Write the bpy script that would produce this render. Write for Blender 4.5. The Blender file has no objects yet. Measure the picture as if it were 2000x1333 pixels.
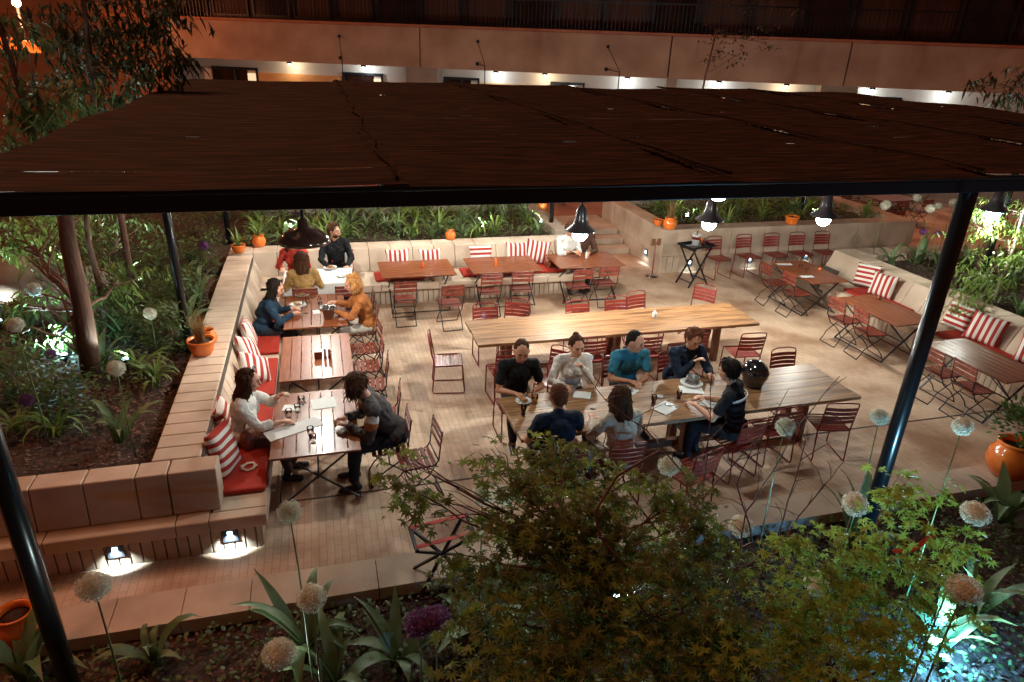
import bpy, bmesh, math, random
from mathutils import Vector, Matrix
R=math.radians; PI=math.pi
S=bpy.context.scene
# ---------------------------------------------------------------- camera
CAMH=4.8; FPX=1325.0; PITCH,YAW,ROLL=0.4152,0.2811,-0.0379
def basis():
    fw=Vector((math.sin(YAW)*math.cos(PITCH),math.cos(YAW)*math.cos(PITCH),-math.sin(PITCH)))
    r=Vector((math.cos(YAW),-math.sin(YAW),0)); d=fw.cross(r)
    return r*math.cos(ROLL)+d*math.sin(ROLL), d*math.cos(ROLL)-r*math.sin(ROLL), fw
CR,CD,CF=basis()
cd=bpy.data.cameras.new('camera'); cam=bpy.data.objects.new('camera',cd); S.collection.objects.link(cam)
M3=Matrix((CR,-CD,-CF)).transposed(); cam.matrix_world=Matrix.Translation((0,0,CAMH))@M3.to_4x4()
cd.sensor_width=36; cd.lens=FPX/2000*36; cd.clip_start=0.05; cd.clip_end=500
S.camera=cam
def G(px,py,z=0.0):     # where on the level plane z the photo's pixel lies
    v=CF+CR*((px-1000)/FPX)+CD*((py-666.5)/FPX); t=(z-CAMH)/v.z; return Vector((v.x*t,v.y*t,z))
def GY(px,py,y):
    v=CF+CR*((px-1000)/FPX)+CD*((py-666.5)/FPX); t=y/v.y; return Vector((v.x*t,y,CAMH+v.z*t))
# ---------------------------------------------------------------- sky, ambient, exposure
W=bpy.data.worlds.new("World"); S.world=W; W.use_nodes=True
bg=W.node_tree.nodes['Background']; bg.inputs[0].default_value=(1.0,.36,.18,1); bg.inputs[1].default_value=.085
S.view_settings.view_transform='Standard'; S.view_settings.look='None'; S.view_settings.exposure=.06; S.view_settings.gamma=1
S.render.engine='CYCLES'
cy=S.cycles; cy.use_denoising=True; cy.max_bounces=6; cy.diffuse_bounces=3; cy.glossy_bounces=3; cy.transmission_bounces=4; cy.transparent_max_bounces=24
cy.caustics_reflective=False; cy.caustics_refractive=False; cy.sample_clamp_indirect=4; cy.use_light_tree=True
try: cy.denoiser='OPENIMAGEDENOISE'
except Exception: pass
sl=bpy.data.lights.new('city_glow','SUN'); sl.energy=1.0; sl.angle=R(25); sl.color=(1,.40,.20)
so=bpy.data.objects.new('city_glow',sl); so.rotation_euler=(R(-14),R(-22),0); S.collection.objects.link(so)
PEND=(1.0,.965,.86); COOL=(.42,.82,1.0)
# ---------------------------------------------------------------- materials
MATS={}
def mat(name,col,rough=.6,metal=0,col2=None,scale=8,bump=0,bscale=40,emit=None,es=0,trans=0,coat=0,stretch=None,spec=.5,detail=4,lo=.35,hi=.65,alpha=None,sss=0,coatr=.12):
    if name in MATS: return MATS[name]
    m=bpy.data.materials.new(name); m.use_nodes=True; nt=m.node_tree; b=nt.nodes['Principled BSDF']
    b.inputs['Base Color'].default_value=(*col,1); b.inputs['Roughness'].default_value=rough; b.inputs['Metallic'].default_value=metal
    b.inputs['Specular IOR Level'].default_value=spec
    if trans: b.inputs['Transmission Weight'].default_value=trans; b.inputs['IOR'].default_value=1.3
    if coat: b.inputs['Coat Weight'].default_value=coat; b.inputs['Coat Roughness'].default_value=coatr
    if sss: b.inputs['Subsurface Weight'].default_value=sss
    if emit: b.inputs['Emission Color'].default_value=(*emit,1); b.inputs['Emission Strength'].default_value=es
    if col2 or bump:
        tc=nt.nodes.new('ShaderNodeTexCoord'); mp=nt.nodes.new('ShaderNodeMapping'); nt.links.new(tc.outputs['Object'],mp.inputs[0])
        if stretch: mp.inputs['Scale'].default_value=stretch
    if col2:
        n=nt.nodes.new('ShaderNodeTexNoise'); n.inputs['Scale'].default_value=scale; n.inputs['Detail'].default_value=detail
        nt.links.new(mp.outputs[0],n.inputs[0])
        rp=nt.nodes.new('ShaderNodeValToRGB'); rp.color_ramp.elements[0].position=lo; rp.color_ramp.elements[1].position=hi
        rp.color_ramp.elements[0].color=(*col,1); rp.color_ramp.elements[1].color=(*col2,1)
        nt.links.new(n.outputs[0],rp.inputs[0]); nt.links.new(rp.outputs[0],b.inputs['Base Color'])
    if bump:
        n2=nt.nodes.new('ShaderNodeTexNoise'); n2.inputs['Scale'].default_value=bscale; n2.inputs['Detail'].default_value=5
        nt.links.new(mp.outputs[0],n2.inputs[0]); bp=nt.nodes.new('ShaderNodeBump'); bp.inputs['Strength'].default_value=bump; bp.inputs['Distance'].default_value=.01
        nt.links.new(n2.outputs[0],bp.inputs['Height']); nt.links.new(bp.outputs[0],b.inputs['Normal'])
    MATS[name]=m; return m
def leafmat(name,col,col2,scale=6,tr=.35,rough=.45):
    if name in MATS: return MATS[name]
    m=mat(name,col,rough,col2=col2,scale=scale); nt=m.node_tree; b=nt.nodes['Principled BSDF']; out=nt.nodes['Material Output']
    t=nt.nodes.new('ShaderNodeBsdfTranslucent'); mx=nt.nodes.new('ShaderNodeMixShader'); mx.inputs[0].default_value=tr
    src=b.inputs['Base Color'].links[0].from_socket; nt.links.new(src,t.inputs[0])
    nt.links.new(b.outputs[0],mx.inputs[1]); nt.links.new(t.outputs[0],mx.inputs[2]); nt.links.new(mx.outputs[0],out.inputs[0]); return m
STONE=mat('stone',(.46,.33,.24),.75,col2=(.68,.53,.40),scale=1.7,lo=.3,hi=.62,bump=.25,bscale=60,detail=8)
STONE2=mat('stone_far',(.36,.26,.19),.8,col2=(.56,.43,.32),scale=1.6,lo=.3,hi=.65,bump=.3,bscale=40,detail=8)
JOINT=mat('joint',(.10,.075,.06),.9)
CONC=mat('concrete',(.34,.27,.22),.8,col2=(.46,.38,.31),scale=1.2,bump=.2,bscale=30,detail=8)
BLACK=mat('black_metal',(.012,.013,.016),.28,.3,spec=.6)
IRON=mat('iron',(.02,.022,.028),.4,.4)
RED=mat('red_paint',(.17,.018,.014),.38,coat=.25,col2=(.30,.035,.024),scale=7,detail=8)
REDF=mat('red_frame',(.20,.02,.018),.35,.2)
SLAT=mat('slat_wood',(.13,.022,.014),.38,col2=(.26,.05,.026),scale=14,coat=.25)
TABW=mat('table_wood',(.18,.045,.015),.34,coatr=.16,col2=(.32,.095,.032),scale=5,coat=.16,stretch=(1,9,1),bump=.05,bscale=30,detail=6)
LONG=mat('old_planks',(.15,.062,.024),.48,coatr=.3,col2=(.42,.215,.09),scale=5,stretch=(.45,8,2),coat=.2,bump=.35,bscale=22,detail=10,lo=.36,hi=.62)
LONGD=mat('plank_leg',(.16,.06,.03),.5,col2=(.24,.10,.05),scale=6,stretch=(3,3,.5),bump=.2)
WHITE=mat('china',(.8,.8,.78),.25,coat=.4)
PAPER=mat('paper',(.82,.82,.80),.8,bump=.1,bscale=10)
CLOTHW=mat('white_cloth',(.78,.77,.74),.8,bump=.2,bscale=25)
GLASS=mat('glass',(.95,.98,1),.03)
_n=GLASS.node_tree; _o=_n.nodes['Material Output']; _t=_n.nodes.new('ShaderNodeBsdfTransparent'); _t.inputs[0].default_value=(.97,.98,.98,1); _g=_n.nodes.new('ShaderNodeBsdfGlossy'); _g.inputs['Roughness'].default_value=.06
_f=_n.nodes.new('ShaderNodeLayerWeight'); _f.inputs[0].default_value=.07; _x=_n.nodes.new('ShaderNodeMixShader'); _n.links.new(_f.outputs['Fresnel'],_x.inputs[0]); _n.links.new(_t.outputs[0],_x.inputs[1]); _n.links.new(_g.outputs[0],_x.inputs[2]); _n.links.new(_x.outputs[0],_o.inputs[0])
TERRA=mat('orange_glaze',(.80,.16,.02),.22,col2=(.9,.24,.035),scale=4,coat=.7,bump=.05,bscale=14)
SOIL=mat('soil',(.035,.02,.014),.95,col2=(.08,.045,.03),scale=18,bump=1,bscale=50,detail=8)
MULCH=mat('mulch_chip',(.10,.05,.035),.9,col2=(.22,.12,.085),scale=2.5)
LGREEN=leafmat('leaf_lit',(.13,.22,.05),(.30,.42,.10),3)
IRISG=leafmat('leaf_iris',(.10,.17,.06),(.24,.32,.16),3,.25)
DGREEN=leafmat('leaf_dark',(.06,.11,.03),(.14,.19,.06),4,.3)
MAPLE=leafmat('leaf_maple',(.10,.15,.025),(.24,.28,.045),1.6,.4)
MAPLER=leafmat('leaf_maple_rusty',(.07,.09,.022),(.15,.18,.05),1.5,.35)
BARK=mat('bark',(.10,.045,.03),.85,col2=(.18,.085,.05),scale=7,stretch=(3,3,.5),bump=.6,bscale=18)
BIRCH=mat('pale_bark',(.42,.33,.26),.8,col2=(.55,.46,.38),scale=6,bump=.3)
TWIG=mat('twig',(.08,.035,.026),.75,col2=(.14,.06,.04),scale=12)
PURPLE=mat('purple_bloom',(.20,.05,.22),.6,col2=(.30,.10,.36),scale=30)
ALLW=leafmat('allium_white',(.62,.62,.48),(.88,.88,.78),20,.3,.6)
STEMG=leafmat('stem_green',(.12,.16,.05),(.18,.22,.08),9,.1)
PAD=mat('seat_pad_red',(.42,.028,.012),.85,bump=.3,bscale=30)
BULB=mat('bulb',(1,1,1),.3,emit=(.70,.98,1),es=60)
LENS=mat('lens',(1,1,1),.3,emit=(.5,.88,1),es=18)
CHROME=mat('steel',(.6,.6,.62),.2,1)
SKIN=mat('skin',(.66,.34,.22),.5,sss=.05,bump=.05,bscale=90); SKINT=mat('skin_tan',(.54,.25,.15),.5,sss=.05,bump=.05,bscale=90)
def cloth(name,c,k=1.35): return mat('cloth_'+name,c,.85,col2=tuple(min(1,x*k) for x in c),scale=9,bump=.5,bscale=26,spec=.2)
def hairm(name,c,k=1.7): return mat('hair_'+name,c,.75,spec=.12,col2=tuple(min(1,x*k) for x in c),scale=26,stretch=(3,3,.5),bump=.8,bscale=60)
# striped cushion cloth: woven stripes in the cover itself
def stripe():
    m=bpy.data.materials.new('striped_cover'); m.use_nodes=True; nt=m.node_tree; b=nt.nodes['Principled BSDF']; b.inputs['Roughness'].default_value=.9
    tc=nt.nodes.new('ShaderNodeTexCoord'); sx=nt.nodes.new('ShaderNodeSeparateXYZ'); nt.links.new(tc.outputs['Object'],sx.inputs[0])
    a=nt.nodes.new('ShaderNodeMath'); a.operation='MULTIPLY'; a.inputs[1].default_value=10.6; nt.links.new(sx.outputs[0],a.inputs[0])
    a2=nt.nodes.new('ShaderNodeMath'); a2.operation='ADD'; a2.inputs[1].default_value=50.25; nt.links.new(a.outputs[0],a2.inputs[0])
    f=nt.nodes.new('ShaderNodeMath'); f.operation='FRACT'; nt.links.new(a2.outputs[0],f.inputs[0])
    g=nt.nodes.new('ShaderNodeMath'); g.operation='GREATER_THAN'; g.inputs[1].default_value=.5; nt.links.new(f.outputs[0],g.inputs[0])
    mx=nt.nodes.new('ShaderNodeMix'); mx.data_type='RGBA'; mx.inputs[6].default_value=(.80,.76,.70,1); mx.inputs[7].default_value=(.42,.035,.025,1)
    nt.links.new(g.outputs[0],mx.inputs[0]); nt.links.new(mx.outputs[2],b.inputs['Base Color'])
    n=nt.nodes.new('ShaderNodeTexNoise'); n.inputs['Scale'].default_value=18; bp=nt.nodes.new('ShaderNodeBump'); bp.inputs['Strength'].default_value=.5; bp.inputs['Distance'].default_value=.01
    nt.links.new(tc.outputs['Object'],n.inputs[0]); nt.links.new(n.outputs[0],bp.inputs['Height']); nt.links.new(bp.outputs[0],b.inputs['Normal']); return m
STRIPE=stripe()
def paving():
    m=bpy.data.materials.new('brick_paving'); m.use_nodes=True; nt=m.node_tree; b=nt.nodes['Principled BSDF']; L=nt.links.new
    tc=nt.nodes.new('ShaderNodeTexCoord'); mp=nt.nodes.new('ShaderNodeMapping'); mp.inputs['Rotation'].default_value=(0,0,R(90)); L(tc.outputs['Object'],mp.inputs[0])
    br=nt.nodes.new('ShaderNodeTexBrick'); br.inputs['Scale'].default_value=1; br.inputs['Brick Width'].default_value=.21; br.inputs['Row Height'].default_value=.075
    br.inputs['Mortar Size'].default_value=.0035; br.inputs['Color1'].default_value=(.66,.46,.32,1); br.inputs['Color2'].default_value=(.72,.51,.36,1); br.inputs['Mortar'].default_value=(.50,.33,.22,1)
    L(mp.outputs[0],br.inputs[0])
    n=nt.nodes.new('ShaderNodeTexNoise'); n.inputs['Scale'].default_value=1.1; n.inputs['Detail'].default_value=9; L(tc.outputs['Object'],n.inputs[0])
    rp=nt.nodes.new('ShaderNodeValToRGB'); rp.color_ramp.elements[0].position=.36; rp.color_ramp.elements[1].position=.60
    rp.color_ramp.elements[0].color=(.55,.44,.37,1); rp.color_ramp.elements[1].color=(1,1,1,1); L(n.outputs[0],rp.inputs[0])
    mx=nt.nodes.new('ShaderNodeMix'); mx.data_type='RGBA'; mx.blend_type='MULTIPLY'; mx.inputs[0].default_value=1; L(br.outputs[0],mx.inputs[6]); L(rp.outputs[0],mx.inputs[7]); L(mx.outputs[2],b.inputs['Base Color'])
    b.inputs['Roughness'].default_value=.62
    bp=nt.nodes.new('ShaderNodeBump'); bp.inputs['Strength'].default_value=.5; bp.inputs['Distance'].default_value=.004; bp.invert=True; L(br.outputs[1],bp.inputs['Height']); L(bp.outputs[0],b.inputs['Normal']); return m
PAVE=paving()
# ---------------------------------------------------------------- mesh helpers
C=S.collection
class MB:
    def __init__(s): s.v=[]; s.f=[]; s.sm=[]
    def add(s,vs,fs,smooth=False,M=None):
        o=len(s.v); s.v+=[tuple(M@Vector(v)) if M else tuple(v) for v in vs]; s.f+=[tuple(i+o for i in f) for f in fs]; s.sm+=[smooth]*len(fs)
    def box(s,c,d,M=None,rz=0):
        x,y,z=d[0]/2,d[1]/2,d[2]/2; cs,sn=math.cos(rz),math.sin(rz)
        vs=[]
        for a in (-x,x):
            for b in (-y,y):
                for e in (-z,z): vs.append((c[0]+a*cs-b*sn,c[1]+a*sn+b*cs,c[2]+e))
        s.add(vs,[(0,1,3,2),(4,6,7,5),(0,4,5,1),(2,3,7,6),(0,2,6,4),(1,5,7,3)],M=M)
    def bar(s,a,b,w,t,up=(0,0,1)):      # rectangular bar a->b
        a=Vector(a); b=Vector(b); d=(b-a).normalized(); u=Vector(up)
        if abs(d.dot(u))>.98: u=Vector((0,1,0))
        r=d.cross(u).normalized()*w/2; q=r.cross(d).normalized()*t/2
        vs=[p+i*r+j*q for p in (a,b) for i,j in ((-1,-1),(1,-1),(1,1),(-1,1))]
        s.add(vs,[(0,3,2,1),(4,5,6,7),(0,1,5,4),(1,2,6,5),(2,3,7,6),(3,0,4,7)])
    def tube(s,pts,r,n=6,cap=True):
        pts=[Vector(p) for p in pts]; rs=r if isinstance(r,(list,tuple)) else [r]*len(pts)
        u=None; rings=[]
        for i,p in enumerate(pts):
            d=(pts[min(i+1,len(pts)-1)]-pts[max(i-1,0)]).normalized()
            if u is None: u=d.orthogonal().normalized()
            else:
                u=(u-d*u.dot(d)); u=u.normalized() if u.length>1e-5 else d.orthogonal().normalized()
            w=d.cross(u); rings.append([p+(u*math.cos(2*PI*k/n)+w*math.sin(2*PI*k/n))*rs[i] for k in range(n)])
        vs=[v for rg in rings for v in rg]; fs=[]
        for i in range(len(pts)-1):
            for k in range(n): fs.append((i*n+k,i*n+(k+1)%n,(i+1)*n+(k+1)%n,(i+1)*n+k))
        if cap: fs.append(tuple(range(n))[::-1]); fs.append(tuple((len(pts)-1)*n+k for k in range(n)))
        s.add(vs,fs,True)
    def lathe(s,prof,n=20,c=(0,0,0),closed=False,M=None):
        vs=[]; fs=[]
        for r,z in prof:
            for k in range(n): vs.append((c[0]+r*math.cos(2*PI*k/n),c[1]+r*math.sin(2*PI*k/n),c[2]+z))
        m=len(prof)
        for i in range(m-1):
            for k in range(n): fs.append((i*n+k,i*n+(k+1)%n,(i+1)*n+(k+1)%n,(i+1)*n+k))
        fs.append(tuple(range(n))[::-1]); 
        if closed: fs.append(tuple((m-1)*n+k for k in range(n)))
        s.add(vs,fs,True,M)
    def prism(s,poly,a,b,axis='x'):     # poly in the other two axes, extruded a..b
        def P(u,v,t): return (t,u,v) if axis=='x' else ((u,t,v) if axis=='y' else (u,v,t))
        n=len(poly); vs=[P(u,v,a) for u,v in poly]+[P(u,v,b) for u,v in poly]
        s.add(vs,[tuple(range(n))[::-1],tuple(range(n,2*n))]+[(i,(i+1)%n,n+(i+1)%n,n+i) for i in range(n)])
    def ball(s,c,r,n=10,m=7,M=None):
        rx,ry,rz=r if isinstance(r,(list,tuple)) else (r,r,r)
        vs=[];fs=[]
        for i in range(1,m):
            t=PI*i/m
            for k in range(n): vs.append(Vector((rx*math.sin(t)*math.cos(2*PI*k/n),ry*math.sin(t)*math.sin(2*PI*k/n),rz*math.cos(t))))
        vs+=[Vector((0,0,rz)),Vector((0,0,-rz))]; T=len(vs)-2
        if M: vs=[M@v for v in vs]
        vs=[v+Vector(c) for v in vs]
        for i in range(m-2):
            for k in range(n): fs.append((i*n+k,(i+1)*n+k,(i+1)*n+(k+1)%n,i*n+(k+1)%n))
        for k in range(n): fs.append((T,k,(k+1)%n)); fs.append((T+1,(m-2)*n+(k+1)%n,(m-2)*n+k))
        s.add(vs,fs,True)
    def cap(s,a,b,ra,rb,n=10):          # tapered capsule
        a=Vector(a); b=Vector(b); d=b-a; L=d.length
        if L<1e-5: return s.ball(a,ra)
        d/=L; pts=[];rs=[]
        for k in (80,55,28,0): pts.append(a-d*ra*math.sin(R(k))); rs.append(ra*math.cos(R(k)))
        for k in (0,28,55,80): pts.append(b+d*rb*math.sin(R(k))); rs.append(rb*math.cos(R(k)))
        s.tube(pts,rs,n)
    def mesh(s,name,m):
        me=bpy.data.meshes.new(name); me.from_pydata(s.v,[],s.f); me.update()
        me.polygons.foreach_set('use_smooth',s.sm); me.materials.append(m); return me
    def build(s,name,m,parent=None,bevel=0,loc=None):
        me=s.mesh(name,m); o=bpy.data.objects.new(name,me); C.objects.link(o)
        if parent: o.parent=parent
        if loc: o.location=loc
        if bevel:
            bv=o.modifiers.new('b','BEVEL'); bv.width=bevel; bv.segments=2; bv.limit_method='ANGLE'
        return o
def tag(o,label=None,cat=None,group=None,kind=None):
    if label: o['label']=label
    if cat: o['category']=cat
    if group: o['group']=group
    if kind: o['kind']=kind
    return o
def thing(name,label,cat,loc=(0,0,0),rz=0,group=None):
    o=bpy.data.objects.new(name,None); o.empty_display_size=.1; C.objects.link(o); o.location=loc; o.rotation_euler=(0,0,rz); return tag(o,label,cat,group)
KIDS={}
def kids(o): return [c for c in C.objects if c.parent==o]
def dup(root,loc,rz,label,group=None):
    if root.name not in KIDS: KIDS[root.name]=[(c,[d for d in kids(c)]) for c in kids(root)]
    r=root.copy(); C.objects.link(r); r.location=loc; r.rotation_euler=(0,0,rz); r['label']=label
    if group: r['group']=group
    for c,ds in KIDS[root.name]:
        k=c.copy(); C.objects.link(k); k.parent=r
        for d in ds: e=d.copy(); C.objects.link(e); e.parent=k
    return r
def struct(name,mb,m): return tag(mb.build(name,m),kind='structure')
def rnd(a,b): return random.uniform(a,b)
random.seed(7)
# ================================================================ THE SETTING
# ground: paving and one large sheet of ground
g=MB(); g.add([(-120,-40,-.2),(160,-40,-.2),(160,160,-.2),(-120,160,-.2)],[(0,1,2,3)]); struct('ground',g,mat('dark_ground',(.05,.03,.022),.9,col2=(.09,.05,.035),scale=1,bump=.3))
p=MB(); p.box((12,17.5,-.05),(40,24.1,.1)); struct('patio_paving',p,PAVE)
# kerb of long slabs along the front of the patio
k=MB(); x=-7.3
while x<16: k.box((x+.29,5.27,-.06),(.572,.42,.14)); x+=.58
struct('patio_kerb',k,STONE)
k=MB(); k.box((4.3,5.40,-.09),(23.5,.17,.14)); k.box((4.3,5.095,-.14),(23.5,.04,.10)); struct('kerb_bed',k,JOINT)
d=MB(); d.box((5.9,6.62,.002),(13.2,.022,.006)); d.box((.35,6.62,.0023),(.02,.02,.005)); struct('drain_slot',d,JOINT)
def soilsheet(name,x0,x1,y0,y1,z,nx,ny,amp=.03):
    m=MB(); vs=[(x0+(x1-x0)*i/nx,y0+(y1-y0)*j/ny,z+rnd(-amp,amp)) for j in range(ny+1) for i in range(nx+1)]
    m.add(vs,[(j*(nx+1)+i,j*(nx+1)+i+1,(j+1)*(nx+1)+i+1,(j+1)*(nx+1)+i) for j in range(ny) for i in range(nx)],True)
    return struct(name,m,SOIL)
soilsheet('front_soil',-7,16,-1.5,5.07,-.14,90,30,.03)
soilsheet('left_soil',-12,-1.79,6.55,26,.72,50,80,.04)
soilsheet('rear_soil',-1.79,5.1,14.12,17.1,.74,40,20,.03)
soilsheet('raised_soil',7.85,13.95,14.02,16.6,.84,40,20,.03)
soilsheet('right_soil',11.13,18,3,11.9,.74,40,50,.03)
def mulch(name,label,x0,x1,y0,y1,z,n):
    m=MB()
    for i in range(n):
        c=Vector((rnd(x0,x1),rnd(y0,y1),z+rnd(0,.03))); a=rnd(0,2*PI); l=rnd(.012,.035); w=l*rnd(.3,.6)
        u=Vector((math.cos(a),math.sin(a),rnd(-.5,.5))); v=Vector((-math.sin(a),math.cos(a),rnd(-.6,.6)))
        m.add([c-u*l,c+v*w,c+u*l,c-v*w],[(0,1,2,3)])
    return tag(m.build(name,MULCH),label,'mulch',kind='stuff')
mulch('bark_mulch','brown bark mulch over the soil behind the left bench wall',-4.6,-1.85,6.6,14,.735,9000)
mulch('bark_mulch','dark bark mulch over the soil in front of the patio kerb',-3.2,7.5,2.9,5.02,-.125,9000)
mulch('bark_mulch','brown bark mulch behind the right bench wall',11.2,14,6,11.7,.75,3000)
# ---------------------------------------------------------------- bench walls (backrest slabs, seat ledge, brick plinth)
def run(mb,prof,a,b,step,axis,flip=1,off=0,gap=.008):
    t=a
    while t<b-.02:
        e=min(t+step,b); P=[(off+flip*u,z) for u,z in prof]; mb.prism(P,t+gap/2,e-gap/2,axis); t=e
def bricks(mb,fix,a,b,z0,z1,axis,depth=.1,w=.105,gap=.012,sgn=1):
    t=a
    while t<b-.01:
        e=min(t+w,b); m=(t+e)/2; l=e-t-gap
        c=(m,fix+sgn*depth/2,(z0+z1)/2) if axis=='x' else (fix+sgn*depth/2,m,(z0+z1)/2)
        mb.box(c,(l,depth,z1-z0) if axis=='x' else (depth,l,z1-z0)); t=e
CS=.44
bw=thing('bench_wall','pale stone bench wall wrapping the left and rear of the terrace','wall',(0,0,0))
BP=[(0,.452),(.16,.9),(.60,.9),(.60,.452)]       # u=0 seat/back meeting line, growing outward
m=MB(); run(m,BP,6.33,13.35,CS/2+.02,'y',-1,-1.22,.007); b1=m.build('left_backrest',STONE,bw,bevel=.012)
m=MB(); run(m,[(0,.452),(.16,.9),(.62,.9),(.62,.452)],-1.82,5.15,CS,'x',1,13.36); m.build('rear_backrest',STONE,bw,bevel=.012)
m=MB(); run(m,[(0,.452),(.05,.9),(.30,.9),(.30,.452)],-7.2,-1.64,CS,'x',1,6.02); m.prism([(6.02,.452),(6.07,.9),(6.32,.9),(6.32,.452)],-1.632,-1.20); m.build('front_backrest',STONE,bw,bevel=.012)
m=MB(); m.box((-1.5,9.8,.66),(.3,6.9,.44)); m.box((1.7,13.72,.66),(6.7,.3,.44)); m.box((-4.2,6.19,.66),(5.6,.14,.44)); m.box((-1.35,9.8,.24),(.8,7.4,.28)); m.box((1.7,13.2,.24),(6.6,.8,.28)); m.box((-4.3,6.2,.24),(5.6,.36,.28)); m.build('core',JOINT,bw)
LP=[(0,.45),(-.02,.43),(-.02,.31),(.40,.31),(.40,.45)]
m=MB(); run(m,[(0,.45),(.012,.438),(.012,.31),(-.50,.31),(-.50,.45)],5.99,12.7,1.12,'y',1,-.78); run(m,[(0,.45),(-.012,.438),(-.012,.31),(1.0,.31),(1.0,.45)],-1.27,5.15,1.12,'x',1,12.53); run(m,[(0,.45),(-.012,.438),(-.012,.31),(.20,.31),(.20,.45)],-7.2,-1.3,1.12,'x',1,5.86)
m.prism([(5.86,.45),(5.85,.438),(5.85,.31),(5.985,.31),(5.985,.45)],-1.296,-.77)
m.build('seat_ledge',STONE,bw,bevel=.01)
m=MB(); bricks(m,-.84,5.95,12.7,.0,.30,'y',.1,sgn=-1); bricks(m,12.66,-.84,5.12,0,.30,'x'); bricks(m,5.93,-7.2,-.85,0,.30,'x'); bricks(m,5.02,12.775,13.4,0,.30,'y',.1); m.build('plinth',STONE2,bw,bevel=.004)
# right bench wall
rw=thing('bench_wall','pale stone bench wall along the right of the terrace','wall',(0,0,0))
m=MB(); run(m,[(0,.452),(.22,.9),(.66,.9),(.66,.452)],4.0,11.0,CS,'y',1,10.46); m.build('backrest',STONE,rw,bevel=.012)
m=MB(); 
t=10.70
m.prism([(10.50,.452),(10.70,.9),(11.12,.9),(11.12,.452)],11.01,11.95,'y'); t=11.13
while t<15: m.box((t+CS/2,11.7,.676),(CS-.008,.5,.448)); t+=CS
m.build('end_backrest',STONE,rw,bevel=.012)
m=MB(); m.box((10.95,7.4,.66),(.25,6.8,.42)); m.box((10.6,7.6,.22),(.9,7.1,.3)); m.box((12.6,11.7,.3),(4.6,.4,.5)); m.build('core',JOINT,rw)
m=MB(); run(m,[(0,.45),(-.012,.438),(-.012,.31),(.62,.31),(.62,.45)],4.0,11.2,1.12,'y',1,9.86); m.build('seat_ledge',STONE,rw,bevel=.01)
m=MB(); bricks(m,9.93,4,11.15,0,.30,'y'); bricks(m,11.17,9.93,10.5,0,.30,'x',.1,sgn=-1); bricks(m,11.94,10.5,15,0,.45,'x',.1,sgn=-1); m.build('plinth',STONE2,rw,bevel=.004)
# raised planter with steps beside it
rp=thing('raised_planter','tall stone planter wall behind the row of five red chairs','wall',(0,0,0))
def slabs(mb,x0,x1,y0,y1,z0,z1,n,ax):
    for i in range(n):
        if ax=='x': a=x0+(x1-x0)*i/n; b=x0+(x1-x0)*(i+1)/n; mb.box(((a+b)/2,(y0+y1)/2,(z0+z1)/2),(b-a-.008,y1-y0,z1-z0))
        else: a=y0+(y1-y0)*i/n; b=y0+(y1-y0)*(i+1)/n; mb.box(((x0+x1)/2,(a+b)/2,(z0+z1)/2),(x1-x0,b-a-.008,z1-z0))
m=MB(); slabs(m,7.40,14.45,13.58,14.03,.40,1.02,8,'x'); slabs(m,7.40,7.85,14.034,17.2,.40,1.02,4,'y'); slabs(m,13.98,14.43,14.034,17.2,.40,1.02,4,'y'); slabs(m,7.86,13.97,16.75,17.2,.40,1.02,7,'x'); m.build('coping_wall',STONE2,rp,bevel=.012)
m=MB(); bricks(m,13.60,7.42,14.42,0,.39,'x',.1,.16); bricks(m,7.42,13.7,17.2,0,.39,'y',.1,.9); bricks(m,14.31,13.7,17.2,0,.39,'y',.1,.5); m.build('plinth',STONE2,rp,bevel=.004)
m=MB(); m.box((10.9,13.8,.2),(6.7,.22,.36)); m.box((7.62,15.4,.3),(.2,3.4,.5)); m.box((14.15,15.4,.3),(.2,3.4,.5)); m.box((10.9,17,.5),(6.6,.2,.7)); m.build('core',JOINT,rp)
st=MB()
for i in range(3): st.box((6.28,15.6+.4*i+1.6,.075+.15*i),(2.2,4.0-.0*i,.15-.004))
steps=tag(st.build('stone_steps',STONE2,bevel=.008),kind='structure')
t=MB(); t.box((.6,21.5,.24),(25,8,.42)); struct('upper_terrace',t,mat('terracotta_floor',(.30,.11,.06),.7,col2=(.42,.18,.10),scale=2,bump=.2))
# rear planter back kerb, far terrace walls
lw=MB()
for i in range(8): lw.box((-1.7+.86*i+.43,17.3,.78),(.852,.36,.62))
tag(lw.build('low_wall',CONC,bevel=.01),'low grey concrete wall along the back of the rear flower bed','wall')
lw=MB(); lw.box((5.2,15.8,.65),(.36,3.3,.6)); tag(lw.build('low_wall',CONC,bevel=.012),'short stone cheek wall beside the steps, right of the flower bed','wall')
# ---------------------------------------------------------------- building across the back
K1,K2=26.0,21.8
def at(px,py,k): return Vector((0,0,CAMH))+(CF+CR*((px-1000)/FPX)+CD*((py-666.5)/FPX))*k
A=at(352,40,K1); B=at(2000,88,K2); A.z=B.z=0; U=(B-A).normalized(); NRM=Vector((U.y,-U.x,0))   # toward the patio
LEN=(B-A).length
A0=A-U*9; FL=LEN+9+12; ang=math.atan2(U.y,U.x)
bl=thing('concrete_building','long concrete building with dark windows above a lit ground floor','building',A0,ang)
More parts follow.
